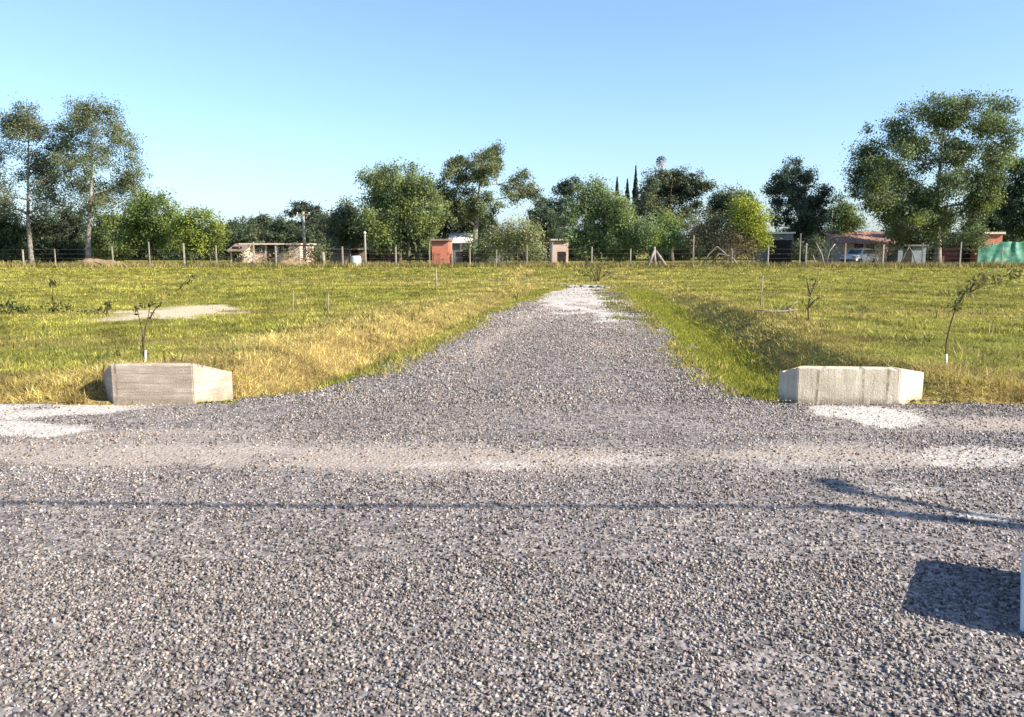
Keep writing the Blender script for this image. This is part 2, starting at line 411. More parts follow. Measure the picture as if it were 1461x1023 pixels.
def z_gravel(x, y):
    x = np.asarray(x, float); y = np.asarray(y, float)
    s = inside(x, y)
    z = 0.03 * (fbm(x * 0.7 + 9, y * 0.7) - 0.5) + 0.012 * (fbm(x * 3, y * 3, 2) - 0.5)
    z = z + 0.05 * sst(y, 9.5, 13) * sst(s, 0.0, 1.3)
    for yr in (6.2, 7.4): z = z - 0.018 * np.exp(-((y - yr - 0.2 * (fbm(x * .3, yr) - .5)) / 0.22) ** 2)
    return z - 0.16 * (1 - sst(s, -0.14, 0.16))

PATCH = [(60, 583, 225, 14, 1), (30, 612, 105, 16, 1), (215, 574, 95, 7, .95), (1255, 594, 104, 18, 1), (1400, 652, 105, 15, .62),
         (1408, 738, 48, 9, .9), (690, 661, 190, 9, .55), (880, 655, 120, 9, .42), (1130, 662, 160, 10, .4), (832, 437, 72, 30, .95),
         (828, 413, 45, 8, .9), (1300, 700, 60, 10, .4), (300, 640, 200, 8, .28)]
def ell(px, py, rx, ry):
    x0, y0 = gp(px, py); xa, _ = gp(px + rx, py); _, ya = gp(px, py - ry); _, yb = gp(px, py + ry)
    return x0, (ya + yb) / 2, abs(xa - x0), abs(ya - yb) / 2
EL = [(*ell(*q[:4]), q[4]) for q in PATCH]
def dust(x, y):
    x = np.asarray(x, float); y = np.asarray(y, float)
    d = np.zeros(np.broadcast(x, y).shape)
    n = (fbm(x * 1.8 + 31, y * 1.8, 2) - 0.5) * 1.5 + (fbm(x * 3.1 + 3, y * 3.1, 1) - 0.5) * 0.8
    for x0, y0, rx, ry, a in EL:
        q = ((x - x0) / rx) ** 2 + ((y - y0) / ry) ** 2
        d = np.maximum(d, a * sst(1 - q + n, 0.0, 0.75))
    return d
def tan(x, y):
    x = np.asarray(x, float); y = np.asarray(y, float)
    n = sst(fbm(x * 0.35, y * 1.7 + 7, 2), 0.36, 0.62)
    yr = y + .25 * (fbm(x * .25, y * 0 + 2) - .5)
    tr = np.exp(-((yr - 6.35) / .32) ** 2) + np.exp(-((yr - 7.55) / .35) ** 2) + .45 * np.exp(-((yr - 6.9) / 1.3) ** 2)
    xm = (xl(y) + xr(y)) / 2 + .3 * (fbm(y * .3, y * 0 + 5) - .5)
    w = (xr(y) - xl(y)) * .24
    dr = (np.exp(-((x - xm - w) / .42) ** 2) + np.exp(-((x - xm + w) / .42) ** 2)) * sst(y, 9.5, 13) * sst(fbm(x * 1.1, y * .5 + 3, 4), .3, .6)
    far = .95 * sst(y, 13, 23) * sst(fbm(x * .8 + 11, y * .6, 4), .32, .6) * (y > 9)
    return np.clip(np.maximum(np.clip(tr, 0, 1) * (.15 + .75 * n) * (.5 + .6 * sst(fbm(x * 1.6 + 9, y * 2.2, 2), .3, .65)) * (y < 9.2), np.maximum(dr * .8, far)), 0, .9)

def axis(*seg):
    out = []
    for a, b, n in seg: out += list(np.linspace(a, b, n, endpoint=False))
    return np.array(out + [seg[-1][1]])
def geo(a, b, n): return np.sign(a) * np.exp(np.linspace(math.log(abs(a)), math.log(abs(b)), n))
def grid(xs, ys):
    X, Y = np.meshgrid(xs, ys)
    nx, ny = len(xs), len(ys)
    i = np.arange(nx * ny).reshape(ny, nx)
    Fq = np.stack([i[:-1, :-1], i[:-1, 1:], i[1:, 1:], i[1:, :-1]], -1).reshape(-1, 4)
    return X.ravel(), Y.ravel(), Fq
# bare patch and dryness of the field
bx0, by0, brx, bry = ell(248, 447, 105, 14)
def bare(x, y):
    n = (fbm(np.asarray(x) * 1.2 + 5, np.asarray(y) * 1.2 + 2, 4) - .5) * 1.6
    return sst(1 - ((x - bx0) / brx) ** 2 - ((y - by0) / bry) ** 2 + n, 0.15, 0.6)
def dryness(x, y):
    x = np.asarray(x, float); y = np.asarray(y, float)
    tl, tr, t1 = xl(y) - x, x - xr(y), y - edge(x)
    n = fbm(x * 0.8 + 2, y * 0.8, 4) - .5
    a = sst(tl, .5, 1.0) * (1 - sst(tl, 2.2 + 2.2 * n, 4.2 + 2.2 * n)) * (0.55 + 0.45 * sst(y, 25, 12)) * (tl > 0)
    b = 0.42 * sst(tr, 1.0, 1.6) * (1 - sst(tr, 2.6 + 2 * n, 3.8 + 2 * n)) * (tr > 0)  # right bank kept less golden, part of its painted shade
    c = 0.85 * (1 - sst(t1, 0.6 + n, 2.0 + n)) * np.maximum(sst(tl, .4, 1.2), sst(tr, 1.6, 2.6))
    d = 0.45 * np.exp(-((y - 38 - 2 * n) / 4.0) ** 2) * np.exp(-((x - 0) / 9) ** 2)
    st = 0.30 * sst(fbm(x * 0.10, y * 0.35 + 40, 4), .5, .68)
    return np.clip(np.maximum.reduce([a, b, c, d, st]) + 0.25 * n, 0, 1)

xs = np.concatenate([-geo(900, 9, 42), axis((-8.9, 9, 170)), geo(9.2, 900, 42)])
ys = np.concatenate([axis((-60, 8, 16)), axis((8.2, 12, 50)), axis((12.1, 36, 130)), axis((36.4, 80, 60)), geo(82, 1800, 30)])
gx, gy, gf = grid(xs, ys)
g = npmesh("ground", np.stack([gx, gy, h_ground(gx, gy)], 1), gf, M['ground'], smooth=True,
           attrs={"dry": dryness(gx, gy), "bare": bare(gx, gy)})
g['kind'] = 'structure'

xs = np.concatenate([-geo(400, 9, 24), axis((-8.95, 8.95, 240)), geo(9, 400, 24)])
ys = np.concatenate([axis((-14, 2, 12)), axis((2.1, 12, 110)), axis((12.1, 35.6, 150))])
gx, gy, gf = grid(xs, ys)
keep = (inside(gx, gy) > -0.16)[gf].any(1)
cyf = gy[gf].mean(1)
for nm_, msk in (("road", cyf <= 8.55), ("driveway", cyf > 8.55)):
    ff = gf[keep & msk]
    u, inv = np.unique(ff.ravel(), return_inverse=True)
    X, Y = gx[u], gy[u]
    o = npmesh(nm_, np.stack([X, Y, z_gravel(X, Y)], 1), inv.reshape(-1, 4), M['gravel'], smooth=True,
               attrs={"dust": dust(X, Y), "tan": tan(X, Y)})
    o['kind'] = 'structure'

# loose crushed stone lying on road and driveway
def stones(n, y0, y1, rmin, rmax, margin):
    y = np.sqrt(RNG.uniform(y0 ** 2, y1 ** 2, n)) if y1 < 10 else RNG.uniform(y0, y1, n)
    if y1 < 10:
        x = RNG.uniform(-1, 1, n) * (0.66 * y + margin)
    else:
        x = xl(y) + (xr(y) - xl(y)) * RNG.random(n) + RNG.normal(0, .22, n)
    s = inside(x, y); d = dust(x, y)
    k = ((s > -0.06) | (RNG.random(n) < .75 * np.exp(np.minimum(s, 0) / .14))) & ((s > -.03) | (y > 9.1) | (np.abs(x) < 2.9)) & (RNG.random(n) > 0.88 * d) & (RNG.random(n) > .85 * tan(x, y)) & (RNG.random(n) < .45 + .9 * sst(fbm(x * .8 + 3, y * .8, 4), .3, .62))
    x, y, d = x[k], y[k], d[k]
    r = rmin + (rmax - rmin) * RNG.random(len(x)) ** 2.2
    z = np.maximum(np.where(s[k] > -.16, z_gravel(x, y), -9), h_ground(x, y)) + r * RNG.uniform(0.0, 0.45, len(x))
    return x, y, z, r, d
def stone_mesh(parts, name):
    x, y, z, r, d = [np.concatenate(a) for a in zip(*parts)]
    n = len(x)
    base = np.array([(-1, -1, -1), (1, -1, -1), (1, 1, -1), (-1, 1, -1), (-1, -1, 1), (1, -1, 1), (1, 1, 1), (-1, 1, 1)], float) * 0.66
    v = base[None] * RNG.uniform(0.55, 1.25, (n, 8, 1)) + RNG.normal(0, .12, (n, 8, 3))
    v = v * np.stack([RNG.uniform(.8, 1.35, n), RNG.uniform(.65, 1.05, n), RNG.uniform(.55, .95, n)], 1)[:, None]
    q = RNG.normal(size=(n, 4)); q /= np.linalg.norm(q, axis=1)[:, None]
    a, b, c, e = q.T
    R = np.stack([1 - 2 * (c * c + e * e), 2 * (b * c - a * e), 2 * (b * e + a * c), 2 * (b * c + a * e), 1 - 2 * (b * b + e * e), 2 * (c * e - a * b),
                  2 * (b * e - a * c), 2 * (c * e + a * b), 1 - 2 * (b * b + c * c)], 1).reshape(n, 3, 3)
    v = np.einsum('nij,nkj->nki', R, v) * r[:, None, None] + np.stack([x, y, z], 1)[:, None]
    fb = np.array([(3, 2, 1, 0), (4, 5, 6, 7), (0, 1, 5, 4), (1, 2, 6, 5), (2, 3, 7, 6), (3, 0, 4, 7)])
    f = (fb[None] + 8 * np.arange(n)[:, None, None]).reshape(-1, 4)
    u = RNG.random(n)
    t = np.where(u < .26, RNG.uniform(.045, .095, n), np.where(u < .78, RNG.uniform(.13, .22, n), RNG.uniform(.23, .37, n)))
    t = t * (0.8 + 0.4 * fbm(x * .9, y * .9)) * (1 + .6 * d + .45 * tan(x, y))
    w = RNG.normal(0.11, 0.05, n) + 0.10 * tan(x, y); pk = RNG.normal(0.018, 0.032, n)
    colr = np.stack([t * (1 + w + pk), t * (1 - pk * .6), t * (1 - w)], 1)
    return npmesh(name, v.reshape(-1, 3), f, M['stone'], col=np.repeat(np.clip(colr, 0.02, .8), 8, 0))
o = stone_mesh([stones(74000, 2.0, 4.2, .0042, .0130, 1.0), stones(120000, 4.2, 9.2, .0044, .0140, 1.0)], "gravel")
tag(o, "loose grey crushed stone covering the road in the foreground", "gravel", kind='stuff')
o = stone_mesh([stones(70000, 8.55, 17, .007, .019, 0), stones(26000, 17, 34.5, .010, .028, 0)], "gravel")
tag(o, "loose grey crushed stone covering the driveway into the field", "gravel", kind='stuff')

# ------------------------------------------------------------------ grass
def blades(n, x, y, hmin, hmax, w, lean, c0, c1, dry, nb=5, spread=.05, jitter=.3):
    """n tufts of nb narrow blades"""
    N = n * nb
    X = np.repeat(x, nb) + RNG.normal(0, spread, N); Y = np.repeat(y, nb) + RNG.normal(0, spread, N)
    Z = np.maximum(h_ground(X, Y), np.where(inside(X, Y) > -.1, z_gravel(X, Y), -9)) - 0.01
    Hh = np.repeat(RNG.uniform(hmin, hmax, n), nb) * RNG.uniform(.6, 1.15, N)
    an = RNG.uniform(0, 2 * math.pi, N); ln = np.abs(RNG.normal(0, lean, N)) * Hh
    tx, ty = X + np.cos(an) * ln, Y + np.sin(an) * ln
    pa = RNG.uniform(0, 2 * math.pi, N); hw = w * RNG.uniform(.6, 1.4, N)
    V = np.stack([np.stack([X - np.cos(pa) * hw, Y - np.sin(pa) * hw, Z], 1), np.stack([X + np.cos(pa) * hw, Y + np.sin(pa) * hw, Z], 1),
                  np.stack([tx, ty, Z + Hh], 1)], 1).reshape(-1, 3)
    dd = np.repeat(dry, nb)[:, None]
    k = (np.repeat(RNG.normal(1, jitter * .6, n), nb) * RNG.normal(1, jitter, N))[:, None]
    c = (np.array(c0)[None] * (1 - dd) + np.array(c1)[None] * dd) * np.clip(k, .4, 1.9)
    return V, np.repeat(c, 3, 0)
def grass_obj(name, batches):
    V = np.concatenate([b[0] for b in batches]); C = np.concatenate([b[1] for b in batches])
    return npmesh(name, V, np.arange(len(V)).reshape(-1, 3), M['grass'], col=np.clip(C, .005, .8))
def scatter(n, y0, y1, margin=2.5, pw=1.0):
    y = y0 + (y1 - y0) * RNG.random(n) ** pw
    x = RNG.uniform(-1, 1, n) * (0.66 * y + margin)
    k = (inside(x, y) < -0.04) & (RNG.random(n) > 0.97 * bare(x, y))
    k &= ~((y < 9.0) & (((x > -4.75) & (x < -3.1)) | ((x > 2.9) & (x < 4.7))))
    return x[k], y[k]
GREEN, GOLD = (0.235, 0.230, 0.034), (0.43, 0.335, 0.112)
bt = []
for n, y0, y1, hm, hx, w, nb in ((16000, 8.6, 15, .03, .085, .006, 6), (26000, 15, 27, .035, .10, .009, 6), (30000, 27, 45, .04, .11, .014, 5), (24000, 45, 68, .05, .14, .022, 5)):
    x, y = scatter(n, y0, y1)
    pch = fbm(x * .5, y * .5, 3)
    kk = RNG.random(len(x)) < .35 + 1.1 * pch
    x, y = x[kk], y[kk]
    strip = (0.70 + 0.6 * fbm(x * .12, y * .55 + 20, 3)) * (.55 + .9 * sst(fbm(x * 1.6, y * 1.6 + 5, 3), .3, .7))
    v = blades(len(x), x, y, hm, hx, w, .9, GREEN, GOLD, np.clip(dryness(x, y) * .9 + RNG.normal(.06, .12, len(x)), 0, 1), nb, .07)
    bt.append((v[0], v[1] * np.repeat(strip, nb * 3)[:, None]))
# grass creeping into the gravel edge, and weeds on the right side of the drive's far half
y = RNG.uniform(9.0, 34, 7000); a_ = RNG.random(7000)
x = np.where(a_ < .5, xl(y) + np.abs(RNG.normal(0, .22, 7000)), xr(y) - np.abs(RNG.normal(0, .22, 7000)))
kk = RNG.random(7000) < 1.3 * sst(fbm(x * 2.1 + 7, y * 1.1, 3), .38, .62); x, y = x[kk], y[kk]
bt.append(blades(len(x), x, y, .03, .10, .008, 1.0, GREEN, GOLD, np.clip(RNG.normal(.3, .25, len(x)), 0, 1), 5, .06, .4))
y = RNG.uniform(15, 32, 2600); x = xr(y) - RNG.uniform(.1, 1.1, 2600)
kk = RNG.random(2600) < 1.2 * sst(fbm(x * 1.7 + 2, y * 1.3 + 8, 3), .48, .66); x, y = x[kk], y[kk]
bt.append(blades(len(x), x, y, .03, .09, .012, 1.0, (.11, .13, .03), GOLD, np.clip(RNG.normal(.15, .2, len(x)), 0, 1), 6, .10, .4))
# taller coarse weeds dotted through the field
x, y = scatter(2600, 9.5, 60)
kk = RNG.random(len(x)) < 1.3 * sst(fbm(x * .35 + 3, y * .35, 3), .42, .66); x, y = x[kk], y[kk]
bt.append(blades(len(x), x, y, .10, .26, .012, .8, (.10, .125, .03), GOLD, np.clip(RNG.choice([.05, .85], len(x), p=[.7, .3]) + RNG.normal(0, .1, len(x)), 0, 1), 9, .10, .35))
tag(grass_obj("grass", bt), "short yellow green grass covering the open field", "grass", kind='stuff')
# dry rank grass on the ditch banks and along the road verge
bt = []
for n, y0, y1, w in ((30000, 8.6, 14, .0045), (26000, 14, 36, .008)):
    x, y = scatter(n, y0, y1, 1.5, 1.4)
    dr = dryness(x, y)
    kk = (dr > .38) & (RNG.random(len(x)) < dr * 1.2)
    x, y, dr = x[kk], y[kk], dr[kk]
    rt_ = x > xr(y)
    v = blades(len(x), x, y, .04, .135, w, 1.6, (0.15, .14, .03), GOLD, np.clip(dr * np.where(rt_, .7, 1) + RNG.normal(.08, .25, len(x)), 0, 1), 6, .06, .4)
    cl = (.5 + 1.0 * sst(fbm(x * 2.3 + 8, y * 2.3, 3), .28, .72)) * np.where(rt_ & (y > 9.6), .85, 1)  # right bank blades tinted darker: the bank's shade is put into their colour
    bt.append((v[0], v[1] * np.repeat(cl, 18)[:, None]))
tag(grass_obj("dry_grass", bt), "taller straw coloured dry grass on the ditch banks and road verge", "dry grass", kind='stuff')
# lush bright strip in the right hand ditch and the left ditch bottom
bt = []
y = RNG.uniform(9.0, 32, 15000); sd = RNG.random(15000) < .86
x = np.where(sd, xr(y) + RNG.uniform(-.1, 1.3, 15000), xl(y) - RNG.uniform(-.05, .7, 15000))
kk = (inside(x, y) < .12) & (RNG.random(15000) < .25 + 1.2 * sst(fbm(x * 1.2 + 4, y * 1.2, 3), .3, .6)) & (sd | (RNG.random(15000) < .4)); x, y = x[kk], y[kk]
bt.append(blades(len(x), x, y, .04, .12, .007, .9, (0.22, .25, .022), (.40, .33, .10), np.clip(RNG.normal(.14, .22, len(x)), 0, 1), 6, .06, .4))
tag(grass_obj("ditch_grass", bt), "bright green grass growing along the ditches beside the driveway", "grass", kind='stuff')
# weeds under the far fence
bt = []
x = RNG.uniform(-46, 46, 9000); y = RNG.uniform(61.5, 69, 9000)
m_ = fbm(x * .35, y * .35, 3); kk = RNG.random(9000) < m_ * 1.3; x, y, m_ = x[kk], y[kk], m_[kk]
bt.append(blades(len(x), x, y, .15, .55, .03, .6, (.12, .13, .03), (.36, .27, .1), np.clip(m_ * .8 + RNG.normal(0, .25, len(x)), 0, 1), 6, .15, .4))
tag(grass_obj("tall_weeds", bt), "rank weeds and straw growing along the foot of the far fence", "weeds", kind='stuff')

# ------------------------------------------------------------------ trees
def leaf_quads(c, ax, bx_, L, Wd):
    """diamond leaves; c centres, ax/bx_ axes"""
    a = ax * L[:, None] * .5; b = bx_ * Wd[:, None] * .5
    return np.stack([c - a, c + b - a * .1, c + a, c - b - a * .1], 1).reshape(-1, 3)
def unit(v): return v / np.maximum(np.linalg.norm(v, axis=1)[:, None], 1e-9)
def crown(lobes, tint, dens, leaf, rg, droop=0.0, clump=.26, var=.28, mix=None):
    Vs, Cs = [], []
    for (cx, cy, cz, rx, ry, rz) in lobes:
        area = math.pi * rx * rz
        K = max(5, int(area * 2.6))
        d = unit(rg.normal(size=(K, 3))) * (rg.random((K, 1)) ** .42)
        cc = np.array([cx, cy, cz]) + d * np.array([rx, ry, rz])
        tk = rg.normal(1, var, K).clip(.45, 1.7)
        n = max(12, int(area * dens))
        i = rg.integers(0, K, n)
        sp = clump * (0.6 + 0.8 * rg.random(K))
        p = cc[i] + rg.normal(size=(n, 3)) * sp[i][:, None] * np.array([1, 1, .8])
        if droop: p[:, 2] -= np.abs(rg.normal(0, droop, n))
        out = unit(p - np.array([cx, cy, cz - rz * .5]) + 1e-6)
        nrm = unit(out * .9 + rg.normal(size=(n, 3)) * .75)
        ax = unit(np.cross(nrm, rg.normal(size=(n, 3))) + np.array([0, 0, -droop * 2.0]))
        bb = unit(np.cross(nrm, ax))
        L = leaf * rg.uniform(.6, 1.35, n)
        Vs.append(leaf_quads(p, ax, bb, L, L * rg.uniform(.42, .62, n)))
        t = np.array(tint)[None] * (tk[i] * rg.normal(1, .13, n).clip(.6, 1.5))[:, None]
        if mix is not None:
            f = (rg.random(K) < mix[1]).astype(float)[i][:, None] * .8
            t = t * (1 - f) + np.array(mix[0])[None] * f
        Cs.append(np.repeat(t, 4, 0))
    V = np.concatenate(Vs); C = np.concatenate(Cs)
    return V, C
def bez(a, b, c, n):
    return [a * (1 - t) ** 2 + b * 2 * t * (1 - t) + c * t * t for t in [k / n for k in range(n + 1)]]
SEED = [100]
def tree(name, label, Y, base_px, lobes_px, tint, dens=110, leaf=.26, bark='bark_dark', fork=None, rtrunk=.2, droop=0.0, clump=.26, var=.28,
         mix=None, stems=None, limb_every=1, cat="tree", group=None, depth=1.0, base_z=None, grow=1.3, fill=.7, limb_w=.35):
    SEED[0] += 1
    rg = np.random.default_rng(SEED[0]); rnd = random.Random(SEED[0])
    k = Y / F
    X0 = at(base_px, 370, Y)[0]
    z0 = 0.0 if base_z is None else base_z
    root = thing(name, label, cat, (X0, Y, z0), group)
    cxs = [at(q[0], q[1], Y) for q in lobes_px]
    xm = sum(c[0] for c in cxs) / len(cxs); xw = max(2.0, max(c[0] for c in cxs) - min(c[0] for c in cxs))
    L = []
    for (c, q) in zip(cxs, lobes_px):
        rx, rz = q[2] * k * grow, q[3] * k * grow
        off = math.sqrt(max(0, 1 - ((c[0] - xm) / (xw * .6)) ** 2)) * xw * .36 * depth
        L.append((c[0] - X0, rnd.uniform(-off, off), c[2] - z0, rx, (rx + rz) / 2, rz))
    EX = []
    for _ in range(int(len(L) * fill)):
        a_ = rnd.choice(L)
        nb = sorted((q for q in L if q is not a_), key=lambda q: (Vector(q[:3]) - Vector(a_[:3])).length)[:4]
        if not nb: continue
        b_ = rnd.choice(nb); f = rnd.uniform(.35, .65)
        EX.append(tuple(a_[i_] * (1 - f) + b_[i_] * f + (rnd.gauss(0, .25) if i_ < 3 else 0) for i_ in range(3)) + tuple(min(a_[i_], b_[i_]) * .85 for i_ in (3, 4, 5)))
    br = lambda c: tuple(min(.3, q * 1.55 + .009) for q in c)
    V, C = crown(L + EX, br(tint), dens * 2.9, leaf * .77, rg, droop, clump * 1.3, var, (br(mix[0]), mix[1]) if mix else None)
    # trunk, stems and limbs
    mb = MB()
    zmin = min(l[2] - l[5] for l in L); zmax = max(l[2] for l in L)
    fz = (at(base_px, fork, Y)[2] - z0) if fork else zmin + .25 * (zmax - zmin)
    fx = sum(l[0] for l in L) / len(L) * .35
    for sx in (stems or [0.0]):
        top = Vector((fx + sx * .6, rnd.uniform(-.15, .15), fz))
        mid = Vector((sx * 1.0 + rnd.uniform(-.1, .1), 0, fz * .5))
        pts = bez(Vector((sx, rnd.uniform(-.2, .2) if sx else 0, -.15)), mid, top, 5)
        r0 = rtrunk * (.65 if stems else 1)
        mb.tube(pts, [r0 * (1.25 if i == 0 else 1 - .09 * i) for i in range(6)], 8)
    tops = Vector((fx, 0, fz))
    nodes = [(tops, rtrunk * .62, 0.0)]
    if not stems:
        hi = sorted(L, key=lambda q: -q[2])[:max(1, len(L) // 5)]
        e = Vector((sum(q[0] for q in hi) / len(hi), 0, hi[0][2] - hi[0][5] * .4))
        lead = bez(tops, tops * .6 + e * .4 + Vector((rnd.gauss(0, .25), 0, .3)), e, 6)
        mb.tube(lead, [rtrunk * .55 * (1 - .14 * i) for i in range(7)], 6)
        nodes += [(lead[i], rtrunk * .5 * (1 - .12 * i), (lead[i] - tops).length * .5) for i in (1, 2, 3, 4, 5)]
        nodes.append((Vector((fx * .5, 0, fz * .62)), rtrunk * .6, 0.0))
    for l in sorted(L, key=lambda q: (Vector(q[:3]) - tops).length)[::limb_every]:
        e = Vector((l[0], l[1], l[2] + l[5] * .2))
        st, ra, _ = min(nodes, key=lambda q: (q[0] - e).length + limb_w * q[2] + (2.5 * max(0, q[0].z - e.z)))
        ctrl = st * .5 + e * .5 + Vector((rnd.gauss(0, .12), rnd.gauss(0, .12), rnd.uniform(-.1, .35) * (e - st).length * .6))
        pts = bez(st, ctrl, e, 5)
        r1 = max(.025, ra * rnd.uniform(.55, .72))
        mb.tube(pts, [r1 * (1 - .11 * i) for i in range(6)], 5)
        dist = (st - tops).length
        nodes += [(pts[3], r1 * .8, dist + (pts[3] - st).length), (e, r1 * .55, dist + (e - st).length)]
        for _ in range(4):
            s_ = pts[rnd.choice((3, 4, 5))]
            d_ = Vector((rnd.gauss(0, 1), rnd.gauss(0, 1), rnd.gauss(.3, .8))).normalized()
            e2 = Vector((l[0] + d_.x * l[3], l[1] + d_.y * l[4], l[2] + d_.z * l[5]))
            mb.tube([s_, (s_ + e2) / 2 + Vector((rnd.gauss(0, .1), rnd.gauss(0, .1), .08)), e2], [max(.018, r1 * .4), max(.014, r1 * .28), .008], 4)
    mb.build("trunk", M[bark], root)
    npmesh("crown", V, np.arange(len(V)).reshape(-1, 4), M['leaf'], root, col=np.clip(C, .004, .5))
    return root

